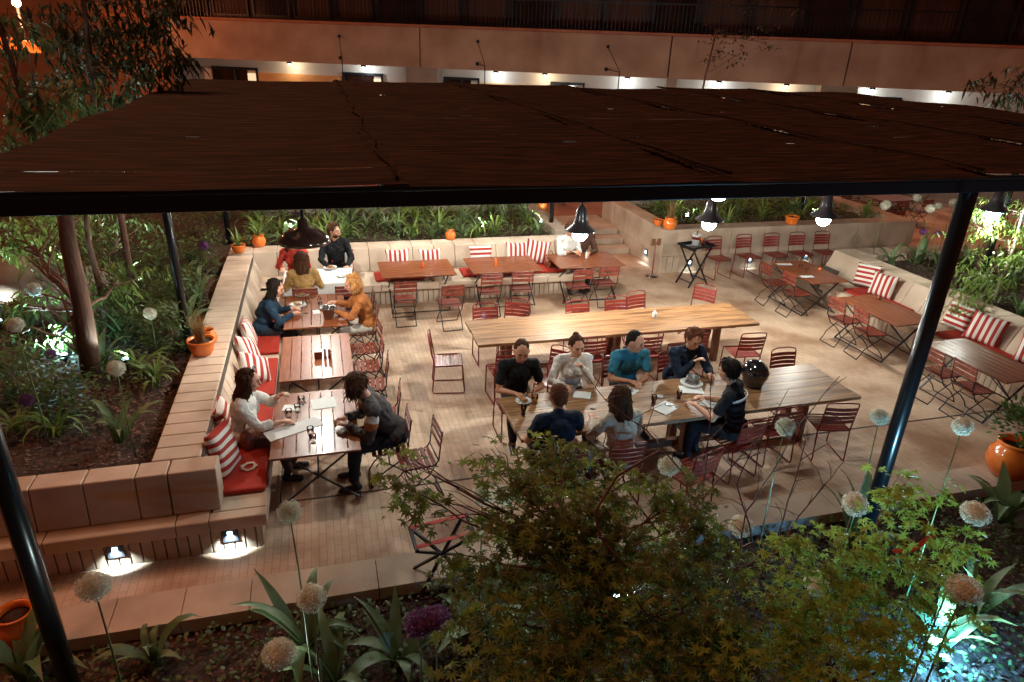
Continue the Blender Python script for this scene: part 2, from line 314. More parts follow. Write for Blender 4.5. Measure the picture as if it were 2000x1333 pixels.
# local: x along, y away(back), z up
def pxs(px): # local x at which a vertical at photo column px meets the facade
    v=at(px,100,1)-Vector((0,0,CAMH)); v.z=0; v.normalize()
    # solve A0+U*s = t*v
    det=U.x*(-v.y)+U.y*v.x; s=((-A0.x)*(-v.y)+(-A0.y)*v.x)/det; return s
ZT,ZB=5.16,3.80
m=MB(); cuts=[0]+[pxs(q) for q in (352,820,1310,1662)]+[FL]
for a,b in zip(cuts,cuts[1:]): m.box(((a+b)/2,.2,(ZT+ZB)/2),(b-a-.05,.4,ZT-ZB))
m.build('fascia',mat('fascia_concrete',(.44,.26,.17),.8,col2=(.62,.40,.28),scale=.8,bump=.25,bscale=14,detail=9),bl,bevel=.01)
m=MB(); m.box((FL/2,.28,(ZT+ZB)/2),(FL-.2,.3,ZT-ZB-.06)); m.build('core',JOINT,bl)
m=MB(); m.box((FL/2,.15,ZT+.05),(FL,.6,.09)); m.build('parapet_cap',mat('cap',(.45,.12,.06),.6,col2=(.5,.2,.1),scale=2),bl)
m=MB(); m.box((FL/2,1.5,1.95),(FL,.2,3.9)); m.build('shopfront_wall',mat('pale_render',(.62,.56,.48),.7,col2=(.7,.65,.58),scale=.8),bl)
m=MB(); m.box((FL/2,1.1,ZB+.1),(FL,1.6,.12)); m.build('soffit',mat('soffit',(.6,.55,.5),.8),bl)
DK=mat('dark_window',(.01,.007,.006),.12,col2=(.04,.015,.01),scale=1.5,stretch=(1,1,.15)); SHUT=mat('brown_curtain',(.055,.018,.012),.7,col2=(.13,.04,.02),scale=2.2,stretch=(2.4,1,.08))
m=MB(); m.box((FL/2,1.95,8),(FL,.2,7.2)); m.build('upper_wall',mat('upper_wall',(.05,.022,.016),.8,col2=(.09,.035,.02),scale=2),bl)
s=.6; i=0
while s<FL-1.5:
    f=MB(); w=1.5; z0,z1=5.4,7.6; 
    for q in (s,s+w): f.box((q,1.80,(z0+z1)/2),(.07,.1,z1-z0))
    for q in (z0,z1): f.box((s+w/2,1.80,q),(w+.07,.1,.07))
    fr=f.build('upper_window',IRON,bl); f=MB(); f.box((s+w/2,1.84,(z0+z1)/2),(w-.05,.03,z1-z0-.05)); f.build('curtain',SHUT if i%3 else DK,fr); s+=1.75; i+=1
# handrail with bars on the fascia
f=MB(); f.bar((0,.05,ZT+1.0),(FL,.05,ZT+1.0),.05,.05); s=.2
while s<FL: f.bar((s,.05,ZT+.09),(s,.05,ZT+1.0),.02,.02); s+=.14
f.build('balustrade',IRON,bl)
ORG=mat('lit_wood_panel',(.62,.30,.11),.6,col2=(.7,.38,.16),scale=2,stretch=(1,1,3))
WARMWIN=mat('lit_window',(.5,.4,.3),.4,emit=(1,.72,.42),es=.9)
for a,b,kind in ((372,462,'w'),(464,636,'p'),(640,720,'w'),(850,920,'w'),(922,1068,'p'),(1072,1140,'w'),(1370,1440,'p'),(1442,1500,'w'),(1590,1632,'w'),(1705,1750,'p'),(1752,1812,'w')):
    x0,x1=pxs(a)*1.0,pxs(b)*1.0; f=MB()
    if kind=='p': f.box(((x0+x1)/2,1.37,1.75),(x1-x0,.04,3.1)); f.build('wood_panel',ORG,bl)
    else:
        for q in (x0,(x0+x1)/2,x1): f.box((q,1.35,1.8),(.07,.08,3.3))
        f.box(((x0+x1)/2,1.35,3.42),(x1-x0+.07,.08,.09)); fr=f.build('window',IRON,bl)
        f=MB(); f.box(((x0*.6+x1*.4),1.38,1.8),((x1-x0)*.75,.02,3.2)); f.build('pane',DK,fr)
        f=MB(); f.box(((x0*.12+x1*.88),1.375,2.7),((x1-x0)*.2,.02,1.1)); f.build('lit_pane',WARMWIN,fr)
for a,b in ((785,848),(1310,1330),(1625,1700)):
    f=MB(); f.box(((pxs(a)+pxs(b))/2,.75,1.93),(pxs(b)-pxs(a),.7,3.86)); f.build('pillar',CONC,bl)
f=MB(); f.box((4,.1,3.5),(8.6,.3,7)); f.build('side_wing',mat('ochre_wall',(.30,.12,.06),.8,col2=(.4,.18,.09),scale=1),bl)
# ceiling lights of the lit arcade
for i,px in enumerate((540,690,960,1060,1230,1420,1560,1740,1900)):
    s=pxs(px); q=A0+U*s-NRM*.95
    t=thing('arcade_lamp',['round lamp under the concrete soffit','small ceiling lamp of the arcade behind the terrace'][i%2],'lamp',(q.x,q.y,ZB-.08),ang,'ceiling lamps under the long concrete building')
    t['label']='small round ceiling lamp under the long concrete building'
    f=MB(); f.lathe([(.09,.1),(.10,0),(.08,-.02)],12,closed=True); f.build('housing',IRON,t)
    f=MB(); f.lathe([(.07,-.022),(.05,-.05),(.0,-.06)],12); f.build('lens',mat('arcade_lens',(1,1,1),.3,emit=(.8,.95,1),es=3),t)
    l=bpy.data.lights.new('arcade_light','POINT'); l.energy=17; l.color=(.85,.95,1) if i%3 else (1,.8,.55); l.shadow_soft_size=.06; lo=bpy.data.objects.new('arcade_light',l); C.objects.link(lo); lo.parent=t; lo.location=(0,0,-.14)
for px,w in ((690,'above the second window'),(960,'near the middle of the band'),(1215,'right of the middle of the band')):
    s=pxs(px); q=A0+U*s+NRM*.02
    t=thing('lamp_arm','thin black bracket arm on the concrete band, '+w,'bracket',(q.x,q.y,0),ang,'bracket arms on the concrete band')
    f=MB(); f.tube([(-.5,-.02,4.75),(0,-1.1,4.0)],.012); f.ball((-.5,-.03,4.76),.06); f.build('stay',IRON,t)
    f=MB(); f.tube([(-.5,0,4.02),(0,-1.1,3.98),(0,-1.12,3.0)],.02); f.ball((-.5,-.03,4.02),.07); f.build('arm',IRON,t)
# ================================================================ PERGOLA
PX=[-1.95,5.15,12.0]; PY=[4.42,9.5,14.9]; ZR=3.945
pg=thing('pergola','black steel pergola roofed with dark reed matting','pergola',(0,0,0))
def beam(a,b,w=.12,h=.13,name='beam'): f=MB(); f.bar(a,b,w,h); return f.build(name,BLACK,pg,bevel=.008)
for (i,j) in ((0,0),(0,1),(0,2),(1,0),(1,2),(2,0),(2,1),(2,2)):
    zb={0:-.14,1:.7,2:.7}[j]; xx=PX[i]-(.20 if (i,j)==(0,0) else 0); f=MB(); f.tube([(xx,PY[j],zb),(xx,PY[j],3.80)],.055 if j else .070,16); pst=f.build('post',BLACK,pg)
    f=MB(); f.box((xx,PY[j],zb+.02),(.24,.24,.02)); f.build('foot_plate',BLACK,pst)
beam((PX[0]-.3,PY[0]-.02,3.855),(PX[2]+.2,PY[0]-.02,3.855),.10,.10); beam((PX[0]-.3,PY[0]-.06,3.925),(PX[2]+.2,PY[0]-.06,3.925),.05,.03,'edge_rail')
for y in PY[1:]: beam((PX[0],y,3.85),(PX[2],y,3.85))
for x in PX: beam((x,PY[0]+.05,3.845),(x,PY[2],3.845),.11,.12)
for x in (.4,2.75,7.5,9.8): beam((x,PY[0]+.05,3.88),(x,PY[2],3.88),.05,.06,'rafter')
REED=mat('reed',(.010,.005,.004),.7,col2=(.17,.08,.053),scale=2.6,stretch=(.9,48,1),detail=12,lo=.42,hi=.78)
HOLES=[(random.uniform(-1.8,11.8),random.uniform(5,14.7),random.uniform(.04,.18),random.uniform(.05,.15)) for _ in range(55)]
edges=[-2.12,.45,2.85,5.2,7.55,9.85,12.15]
for a,b in zip(edges,edges[1:]):
    f=MB(); y=PY[0]-.12; sag=rnd(.01,.03)
    while y<PY[2]+.08:
        if random.random()>.007:
            z=ZR+.02*math.sin(y*2.1+a)+rnd(-.004,.004); n=2; xa=a-.05+rnd(-.03,.02); xb=b+.05+rnd(-.03,.03); zz0=.006*(edges.index(a)%2); xm=(xa+xb)/2; r=.0085; j=rnd(-.006,.006)
            vs=[]
            cutx=[]
            for hx,hy_,hw,hh in HOLES:
                if abs(y-hy_)<hh/2 and xa+.1<hx<xb-hw-.1: cutx.append((hx+rnd(-.03,.03),hx+hw+rnd(-.03,.03)))
            cutx.sort(); segs=[]; c0=xa
            for p_,q_ in cutx:
                if p_>c0+.05: segs.append((c0,p_)); c0=q_
            segs.append((c0,xb)); zf=lambda X: z-sag*math.sin(PI*max(0,min(1,(X-xa)/(xb-xa))))+.006
            for s0,s1 in segs:
                vs=[]; sm_=(s0+s1)/2
                for X,yy in ((s0,y),(sm_,y+j),(s1,y+rnd(-.006,.006))): vs+=[(X,yy-r,zf(X)),(X,yy,zf(X)+r),(X,yy+r,zf(X))]
                f.add(vs,[(0,3,4,1),(1,4,5,2),(3,6,7,4),(4,7,8,5),(2,5,3,0),(5,8,6,3)])
        elif random.random()<.5: y+=rnd(0,.01)
        y+=.0145
    f.build('reed_mat',REED,pg)
f=MB()
for e in edges[1:-1]:
    pts=[(e+.03*math.sin(k*1.7+e),PY[0]-.05+(PY[2]-PY[0]+.1)*k/24,ZR+.045+.008*math.sin(k)) for k in range(25)]; f.tube(pts,[rnd(.008,.016) for _ in pts],6)
f.build('lashing',mat('lashing',(.02,.01,.008),.9),pg)
# pendant lamps
def pendant(label,loc,dome=False,e=75,group='pendant lamps under the pergola'):
    t=thing('pendant_lamp',label,'lamp',loc,0,group); top=3.80-loc[2]
    if dome:
        f=MB(); f.lathe([(.025,.30),(.06,.28),(.075,.17),(.23,.12),(.335,.03),(.34,-.02),(.33,-.025),(.31,.02),(.21,.10),(.05,.14)],28); f.build('shade',mat('dome_enamel',(.035,.015,.012),.15,coat=1),t)
        f=MB(); f.tube([(0,0,.25),(0,0,top)],.025,8); f.build('rod',BLACK,t)
        f=MB(); f.ball((0,0,.03),.05); f.build('bulb',BULB,t); zl=-.045
    else:
        f=MB(); f.lathe([(.02,.42),(.035,.39),(.07,.35),(.10,.22),(.115,.12),(.225,.03),(.23,.015),(.215,.022),(.10,.11),(.08,.2)],24); f.build('shade',mat('shade_grey',(.06,.05,.055),.3,.4,coat=.5),t)
        f=MB(); f.tube([(0,0,.41),(0,0,top)],.008,5); f.build('cable',BLACK,t)
        f=MB(); f.ball((0,0,-.04),(.115,.115,.11),16,10); f.build('bulb',BULB,t); zl=-.20
    l=bpy.data.lights.new('pendant_light','POINT'); l.energy=e*1.9; l.color=PEND; l.shadow_soft_size=.04
    lo=bpy.data.objects.new('pendant_light',l); C.objects.link(lo); lo.parent=t; lo.location=(0,0,zl)
pendant('wide black dome lamp hanging over the left tables',(-.27,9.14,2.3),True,70)
pendant('lit bell shaped lamp above the chairs at the end of the rear bench',(3.74,9.45,2.2),e=100)
pendant('lit bell shaped lamp in front of the raised planter, above the tray stand',(5.96,9.50,2.28))
pendant('lit bell shaped lamp in front of the raised planter, right of the orange bowl pot',(8.13,9.50,2.28),e=60)
pendant('lit lamp at the right edge, behind the thick black post',(11.4,9.2,2.36),e=60)
pendant('lamp hung under the rear of the roof over the first rear table',(-.2,13.0,3.0),e=85)
pendant('lamp hung under the rear of the roof over the middle rear tables',(2.2,13.0,3.0),e=95)
pendant('lamp hung under the rear of the roof over the last rear table',(4.7,13.0,3.0),e=70)
pendant('added unseen lamp high under the front left of the roof',(.9,6.9,3.42),e=30)  # added out of sight to brighten the front floor
pendant('added unseen lamp high under the front middle of the roof',(4.2,6.6,3.42),e=34)  # added fill, hidden by the roof, for the faces at the front table
# wall step lights: plate with glowing lens and a small spot
def steplight(label,loc,rz,e=5,z=.20,grp='recessed step lights'):
    t=thing('step_light',label,'wall light',loc,rz,grp)   # local -y faces out
    f=MB(); f.box((0,-.006,0),(.15,.02,.16)); f.build('plate',IRON,t,bevel=.003)
    f=MB(); f.box((0,-.018,.015),(.045,.012,.06)); f.build('lens',LENS,t,bevel=.003)
    l=bpy.data.lights.new('step_spot','SPOT'); l.energy=e; l.color=(.72,.93,1); l.spot_size=R(125); l.spot_blend=.7; l.shadow_soft_size=.02
    o=bpy.data.objects.new('step_spot',l); C.objects.link(o); o.parent=t; o.location=(0,-.035,.0); o.rotation_euler=(R(36),0,0)
steplight('black recessed step light in the front plinth, nearer the striped cushions',(-1.14,5.93,.20),0,75)
steplight('black recessed step light in the front plinth, nearer the thick left post',(-2.17,5.93,.20),0,75)
steplight('step light in the side of the raised planter facing the steps',(7.42,14.35,.28),R(-90),12)
steplight('step light in the raised planter below the tray stand',(8.17,13.60,.22),0,10)
steplight('step light in the raised planter, behind the rightmost dining table',(11.35,13.60,.25),0,9)
steplight('step light in the raised planter, between the third and fourth red chairs',(9.78,13.60,.22),0,10)
# garden uplights
def K0(px,py,k): v=G(px,py,-.1); return v
def uplight(label,loc,rot,e,sz=70,grp='garden uplights',glow_fill=0,fc=(.10,.5,1)):
    t=thing('garden_uplight',label,'garden light',loc,0,grp)
    f=MB(); f.lathe([(.012,-.1),(.012,.0),(.035,.01),(.04,.09),(.045,.10),(.036,.10),(.03,.085)],14); h=f.build('housing',IRON,t)
    f=MB(); f.lathe([(.042,.092),(.03,.108),(.0,.114)],14); f.build('lens',LENS,t)
    l=bpy.data.lights.new('uplight_spot','SPOT'); l.energy=e*5; l.color=COOL if e>80 else (.80,1,.92); l.spot_size=R(sz); l.spot_blend=.6; l.shadow_soft_size=.03
    o=bpy.data.objects.new('uplight_spot',l); C.objects.link(o); o.parent=t; o.location=(0,0,.13); o.rotation_euler=(R(180)+R(rot[0]),R(rot[1]),0)
    if glow_fill:  # added point light, stands in for the glow around the lens
        l=bpy.data.lights.new('uplight_glow_fill','POINT'); l.energy=glow_fill; l.color=fc; l.shadow_soft_size=.05; o=bpy.data.objects.new('uplight_glow_fill',l); C.objects.link(o); o.parent=t; o.location=(0,0,.24)
q=G(128,705,.78); uplight('glowing uplight at the foot of the reddish tree trunk',(q.x,q.y,.78),(8,-12),90,110,glow_fill=22,fc=(.4,.8,1))
q=G(1840,1300,-.08); uplight('dazzling blue white uplight in the soil at the lower right',(q.x,q.y,-.08),(-12,18),110,165,glow_fill=130)
for i,(x,y,z,w) in enumerate(((3.5,14.9,.8,'among the irises behind the rear bench'),(-.7,15.0,.8,'behind the two corner pots'),(8.7,14.9,.9,'behind the grass pot on the raised planter'),(12.3,14.8,.9,'at the right end of the raised planter'),(5.0,15.2,.8,'by the iron post at the end of the rear bed'),(12.4,7.9,.8,'among the tall plants right of the thin post'),(-3.1,12.2,.8,'below the pale branches'),(13.5,9.9,.8,'beneath the leafy shrub at the right edge'),(-4.6,13.5,.8,'under the trees at the upper left'),(-4.6,10.6,.8,'behind the boulder'),(-2.6,8.9,.8,'between the second trunk and the bench wall'))):
    uplight('small uplight '+w,(x,y,z),(rnd(-15,15),rnd(-15,15)),(38,34,42,34,26,95,40,70,60,22,14)[i],110)
q=K0(1200,1180,4.2); uplight('small uplight under the big maple',(q.x,q.y+.0,-.08),(5,0),30,120)
q=K0(440,1440,4.2); uplight('added unseen uplight below the lowest allium',(q.x,q.y,-.08),(-4,8),10,140)  # added below the frame to brighten the front alliums
# street lamp at the far left with its warm glow
q=at(32,6,22); t=thing('street_lamp','street lamp with a bright globe behind the trees','lamp',(q.x,q.y,0))
f=MB(); f.tube([(0,0,-.2),(0,0,q.z-.15)],.05,10); f.build('pole',IRON,t); f=MB(); f.ball((0,0,q.z),.13,14,10); f.build('globe',mat('street_globe',(1,1,1),.3,emit=(1,.85,.7),es=8),t)
l=bpy.data.lights.new('street_light','POINT'); l.energy=520; l.color=(1,.32,.12); l.shadow_soft_size=.15; o=bpy.data.objects.new('street_light',l); C.objects.link(o); o.parent=t; o.location=(.0,-.3,q.z)
# orange lit panels glimpsed through the leaves, far left
for px,py,w in ((12,85,'left edge'),(60,92,'beside the trunk')):
    q=at(px,py,21.5); f=MB(); f.box((0,0,0),(.5,.1,.35)); tag(f.build('lit_sign',mat('orange_glow',(1,.2,.05),.5,emit=(1,.16,.02),es=1.6),loc=q,bevel=.02),'glowing orange panel seen through leaves, '+w,'sign')
random.seed(11)
# ================================================================ FURNITURE
def red_chair():
    t=thing('red_chair','x','chair',(0,0,0))
    s=MB(); n=8
    for i in range(n):      # slats run across, seat dips in the middle
        y=-.20+.405*(i+.5)/n; z=.452-.018*math.sin(PI*(i+.5)/n)+.012*(i/n)
        s.box((0,y,z),(.415,.038,.006))
    s.build('seat',RED,t,bevel=.002)
    s=MB()
    for i in range(4): 
        z=.60+.062*i; y=-.215-.06*(z-.45)/.4
        s.add([(-.2,y,z-.022),(-.1,y-.018,z-.022),(.0,y-.024,z-.022),(.1,y-.018,z-.022),(.2,y,z-.022),(-.2,y-.008,z+.026),(-.1,y-.026,z+.026),(.0,y-.032,z+.026),(.1,y-.026,z+.026),(.2,y-.008,z+.026)],[(i2,i2+1,i2+6,i2+5) for i2 in range(4)]+[(i2+5,i2+6,i2+1,i2)[::1] for i2 in range(0)])
    b=s.build('backrest',RED,t); so_=b.modifiers.new('s','SOLIDIFY'); so_.thickness=.006
    s=MB(); s.tube([(-.205,-.205,.45),(-.205,-.232,.62),(-.205,-.265,.84),(-.19,-.272,.868),(-.10,-.292,.885),(.10,-.292,.885),(.19,-.272,.868),(.205,-.265,.84),(.205,-.232,.62),(.205,-.205,.45)],.0095,6)
    s.build('back_frame',REDF,t)
    for sx in (-1,1):
        s=MB(); X=sx*.21; s.tube([(X,-.20,.45),(X,-.235,.06),(X,-.225,.015),(X,-.19,.011),(X,.20,.011),(X,.228,.02),(X,.232,.05),(X,.205,.44),(X,.19,.458),(X,-.205,.448)],.0095,6); s.build('leg',REDF,t)
    for y_ in (.2,-.2): s=MB(); s.tube([(-.21,y_,.444),(.21,y_,.444)],.009,6); s.build('stretcher',REDF,t)
    return t
def bistro_chair():
    t=thing('folding_chair','x','chair',(0,0,0))
    s=MB()
    for i in range(6): s.box((0,-.17+.068*i,.455),(.39,.05,.016))
    s.build('seat',SLAT,t,bevel=.003)
    s=MB()
    for z in (.69,.775,.84): s.box((0,-.235-(z-.7)*.15,z),(.42,.014,.062 if z<.8 else .05))
    s.build('backrest',SLAT,t,bevel=.003)
    for sx in (-1,1):
        s=MB(); X=sx*.195; s.tube([(X,-.262,.87),(X,-.235,.70),(X,-.215,.52),(X*1.0,-.10,.33),(X,.06,.22),(X,.17,.10),(X,.215,.012)],.0088,6); s.build('back_leg_rail',IRON,t)
        s=MB(); X=sx*.178; s.tube([(X,.17,.445),(X,.08,.36),(X,-.09,.24),(X,-.17,.18),(X,-.20,.10),(X,-.27,.012)],.0088,6); s.build('leg',IRON,t)
    for X_,y_,z_ in ((.195,.215,.014),(.178,-.27,.014),(.195,-.215,.5),(.178,0,.3)): s=MB(); s.tube([(-X_,y_,z_),(X_,y_,z_)],.0085,6); s.build('stretcher',IRON,t)
    for X_ in (-.185,.185): s=MB(); s.bar((X_,-.19,.442),(X_,.19,.442),.018,.008); s.build('seat_rail',IRON,t)
    return t
def bistro_table(L,Wd):           # L along local x
    t=thing('folding_table','x','table',(0,0,0)); s=MB(); n=7
    for i in range(n): s.box((0,-Wd/2+Wd*(i+.5)/n,.735),(L-.07,Wd/n-.007,.022))
    for x in (-1,1): s.box((x*(L/2-.032),0,.735),(.058,Wd,.0225))
    s.build('tabletop',TABW,t,bevel=.003)
    s=MB(); 
    for y in (-1,1): s.bar((-L/2+.05,y*(Wd/2-.05),.712),(L/2-.05,y*(Wd/2-.05),.712),.03,.014)
    for x in (-1,1): s.bar((x*(L/2-.08),-Wd/2+.05,.709),(x*(L/2-.08),Wd/2-.05,.709),.025,.01)
    s.build('apron',IRON,t)
    for x in (-1,1):
        X=x*(L/2-.16)
        s=MB(); s.bar((X,-Wd/2+.06,.705),(X*1.02,Wd/2-.03,.012),.026,.014); s.bar((X+.018,Wd/2-.06,.705),(X*1.02+.018,-Wd/2+.03,.012),.026,.014); s.build('leg',IRON,t)
    s=MB(); s.bar((-L/2+.16,0,.34),(L/2-.16,0,.34),.016,.016); s.build('stretcher',IRON,t); s=MB(); s.bar((-L/2+.16,0,.36),(L*.1,0,.70),.012,.012); s.build('brace',IRON,t); s=MB(); s.bar((L/2-.16,0,.36),(-L*.1,0,.70),.012,.012); s.build('brace',IRON,t)
    for y in (-1,1): s=MB(); s.bar((-L/2+.16,y*(Wd/2-.035),.02),(L/2-.16,y*(Wd/2-.035),.02),.014,.014); s.build('stretcher',IRON,t)
    return t
# ---- long plank tables
def long_table(label,x0,x1,y0,y1,skew=0):
    L=x1-x0; Wd=y1-y0; t=thing('long_table',label,'table',((x0+x1)/2,(y0+y1)/2,0),skew,'long plank tables'); s=MB(); n=5
    for i in range(n):
        e=rnd(-.012,.012); s.box((e,-Wd/2+Wd*(i+.5)/n,.74),(L-.0,Wd/n-.0025,.045))
    s.build('tabletop',LONG,t,bevel=.002)
    s=MB()
    for x in (-L/2+.45,L/2-.45): s.box((x,0,.70),(.10,Wd-.12,.035))
    s.build('batten',LONGD,t,bevel=.004)
    for x in (-L/2+.55,.0,L/2-.55):
        for y in (-.16,.16):
            s=MB(); s.bar((x,y,.0),(x,y*.9,.715),.11,.09,(1,0,0)); s.build('leg',LONGD,t,bevel=.005)
    s=MB(); s.box((0,0,.12),(L-1.1,.08,.09)); s.build('stretcher',LONGD,t,bevel=.004); return t
long_table('rear long plank table, bleached and empty but for one candle glass',2.02,6.70,8.74,9.70)
long_table('front long plank table with papers, drinks and seven diners',1.92,6.52,6.20,7.19,R(1.0))
rc=red_chair(); bc=bistro_chair()
rused=[0]; bused=[0]
def RC(x,y,rz,label,grp='red slatted metal chairs'):
    if not rused[0]: rused[0]=1; rc.location=(x,y,0); rc.rotation_euler=(0,0,rz); rc['label']=label; rc['group']=grp; KIDS[rc.name]=[(c,kids(c)) for c in kids(rc)]; return rc
    return dup(rc,(x,y,0),rz,label,grp)
def BC(x,y,rz,label,grp='folding chairs with red slats on black frames'):
    if not bused[0]: bused[0]=1; bc.location=(x,y,0); bc.rotation_euler=(0,0,rz); bc['label']=label; bc['group']=grp; KIDS[bc.name]=[(c,kids(c)) for c in kids(bc)]; return bc
    return dup(bc,(x,y,0),rz,label,grp)
for (x,y,rz),w in zip(((8.62,13.12,.1),(9.42,13.17,.05),(10.16,13.18,0),(10.85,13.18,-.04),(11.55,13.18,-.06)),('first chair in the row along the raised planter, half behind the tray stand','second chair in the row of five along the raised planter','middle chair of the row of five along the raised planter','fourth chair in the row of five along the raised planter','last chair in the row of five, nearest the right bench wall')):
    RC(x,y,PI+PI+rz+PI,'red metal '+w,'red chairs lined along the raised planter')
for x,y,rz,w in ((2.43,9.80,PI,'leftmost on the far side of the rear long table'),(2.90,9.95,PI-.45,'second from the left, turned, on the far side of the rear long table'),(3.98,9.66,PI,'third on the far side of the rear long table, standing alone'),(4.72,9.75,PI,'fourth on the far side of the rear long table'),(5.22,9.93,PI+.22,'fifth on the far side of the rear long table'),(6.40,10.15,PI-.9,'turned away at the far right end of the rear long table')):
    RC(x,y,rz,'red chair '+w.replace(', slightly taller in view',''))
for x,y,rz,w in ((1.62,8.98,-PI/2-.15,'standing clear of the left end of the rear long table'),(2.36,8.52,.05,'near side of the rear long table, behind the man in black'),(3.72,8.74,.0,'near side of the rear long table, behind the woman in white'),(4.62,8.72,-.03,'near side of the rear long table, behind the man in blue'),(5.40,8.70,.04,'near side of the rear long table, above the man eating'),(6.22,8.42,-.1,'alone at the near right corner of the rear long table')):
    RC(x,y,rz,'red chair '+w.replace(', slightly taller in view',''))
for x,y,rz,w in ((2.22,7.50,PI,'under the man in black at the left of the front table'),(2.98,7.53,PI+.05,'under the woman in the white blouse'),(3.75,7.50,PI,'under the man in the blue shirt'),(4.60,7.50,PI,'under the man in dark navy who is eating'),(6.28,7.28,PI,'empty, its back showing beyond the right end of the front table'),(2.30,5.95,.0,'under the man in navy with his back turned'),(3.02,5.95,-.05,'under the long haired woman with her back turned'),(4.62,6.08,.2,'under the man in black with the white shirt stripe'),(6.06,6.22,-.22,'empty, at the near right corner of the front table'),(5.28,6.28,.05,'tucked under the front table behind the white allium'),(3.72,5.60,.3,'pulled back in front of the table, behind the branches'),(2.95,8.00,PI-.8,'turned between the man in black and the woman in white')):
    RC(x,y,rz,'red metal chair '+w)
for x,y,rz,w in ((1.30,11.68,0,'left one at the rear table with two cushions behind'),(2.08,11.35,.05,'right one, pulled out, at the rear table with two cushions behind'),(2.92,11.85,0,'left one at the rear middle table with the orange bottle'),(3.56,11.90,-.12,'right one at the rear middle table with the orange bottle'),(4.72,11.85,.03,'left one at the rear table where the woman looks at her phone'),(5.32,11.95,-.05,'right one at the rear table where the woman looks at her phone'),
    (8.86,11.35,-PI/2-.1,'farther one at the rightmost rear table with napkins'),(8.92,10.72,-PI/2,'nearer one at the right table with napkins'),(8.86,9.28,-PI/2+.05,'farther one at the middle right table'),(8.92,8.72,-PI/2-.1,'nearer one at the middle right table'),(8.84,7.15,-PI/2,'farther one at the last right table, by the thick post'),(8.88,6.62,-PI/2-.05,'nearer one at the last right table, by the thick post'),
    (.46,11.05,PI/2,'behind the woman in orange, farthest of the left row'),(.46,10.35,PI/2,'under the woman in the orange jacket'),(.44,9.62,PI/2+.1,'left row, at the far corner of the empty left table'),(.42,9.0,PI/2,'left row, middle of the empty left table'),(.44,8.42,PI/2-.08,'left row, near corner of the empty left table'),(.50,7.55,PI/2-.1,'left row, just behind the man in the leather jacket'),(.52,6.85,PI/2,'under the man in the leather jacket'),(.80,6.50,PI/2+.1,'nearest of the left row, beside the maple sprig'),(-.40,11.60,.0,'under the woman in the mustard jacket'),(.30,11.62,.0,'beside the woman in mustard, back to the camera')):
    BC(x,y,rz,'folding chair, '+w)
Q0=PI/2; bt=bistro_table(1.40,1.0); bt2=bistro_table(1.45,.94)
def BT(src,x,y,rz,label,grp='folding slatted tables'):
    if not src.get('used'): src['used']=1; del src['used']; KIDS.setdefault('u'+src.name,1) ; src.location=(x,y,0); src.rotation_euler=(0,0,rz); src['label']=label; src['group']=grp; KIDS[src.name]=[(c,kids(c)) for c in kids(src)]; return src
def BTd(src,x,y,rz,label): return dup(src,(x,y,0),rz,label,'folding slatted tables')
BT(bt,1.65,12.55,0,'dark red slatted table at the rear bench, left of the cushion with sideways stripes')
BTd(bt,3.36,12.54,0,'shiny slatted table at the rear bench with an orange bottle on it')
BTd(bt,5.12,12.58,0,'slatted table at the end of the rear bench, the woman with a phone behind it')
BT(bt2,-.24,10.62,Q0,'slatted table on the left with plates, glasses and an ice bucket')
BTd(bt2,-.24,8.87,Q0,'empty glossy slatted table on the left bench with a pepper mill')
BTd(bt2,-.27,7.08,Q0,'slatted table nearest the camera on the left, a menu spread across it')
bt3=bistro_table(1.40,.85); BT(bt3,9.40,11.10,Q0,'slatted table at the far end of the right bench with two napkins')
BTd(bt3,9.35,8.95,Q0+R(2),'slatted table in the middle of the right bench with a small candle')
BTd(bt3,9.28,6.90,Q0+R(2),'slatted table at the right edge with a bright reflection on its corner')
# white covered table in the far left corner
t=thing('covered_table','table under a white cloth in the rear left corner with food on it','table',(-.18,12.3,0)); s=MB()
s.box((0,0,.735),(1.15,.85,.03)); s.build('tabletop',TABW,t)
for x in (-.5,.5):
    for y in (-.36,.36): s=MB(); s.bar((x,y,0),(x,y,.72),.03,.03); s.build('leg',IRON,t)
s=MB(); s.prism([(-.60,.758),(.60,.758),(.615,.74),(.62,.55),(.612,.55),(.605,.73),(-.605,.73),(-.612,.55),(-.62,.55),(-.615,.74)],-.44,.44,'y'); s.box((0,-.445,.66),(1.2,.008,.19)); c=tag(s.build('tablecloth',CLOTHW,loc=(-.18,12.3,0),bevel=.006),'white cloth over the corner table behind the woman in mustard','tablecloth')
# ---- seat pads and cushions
def pad(x,y,lx,ly,label):
    s=MB(); s.box((0,0,.03),(lx,ly,.055)); s.build; o=s.build('seat_pad',PAD,loc=(x,y,.452),bevel=.022); return tag(o,label,'seat pad','red seat pads')
pad(-1.02,6.70,.46,.95,'red seat pad at the near end of the left bench with a cord on it'); pad(-1.02,7.72,.46,1.0,'red seat pad under the woman in the white jacket'); pad(-1.02,8.86,.46,1.15,'red seat pad behind the empty left table'); pad(-1.02,10.3,.46,1.3,'red seat pad under the woman in the denim jacket')
pad(1.35,12.93,.95,.5,'red seat pad behind the left rear table'); pad(3.15,12.93,1.1,.5,'red seat pad at the rear bench under three cushions'); pad(4.5,12.93,.9,.5,'red seat pad under the woman with the phone')
pad(10.2,10.0,.5,1.3,'red seat pad at the far end of the right bench'); pad(10.2,7.75,.5,1.3,'red seat pad in the middle of the right bench'); pad(10.2,6.2,.5,1.1,'red seat pad at the right edge of the picture')
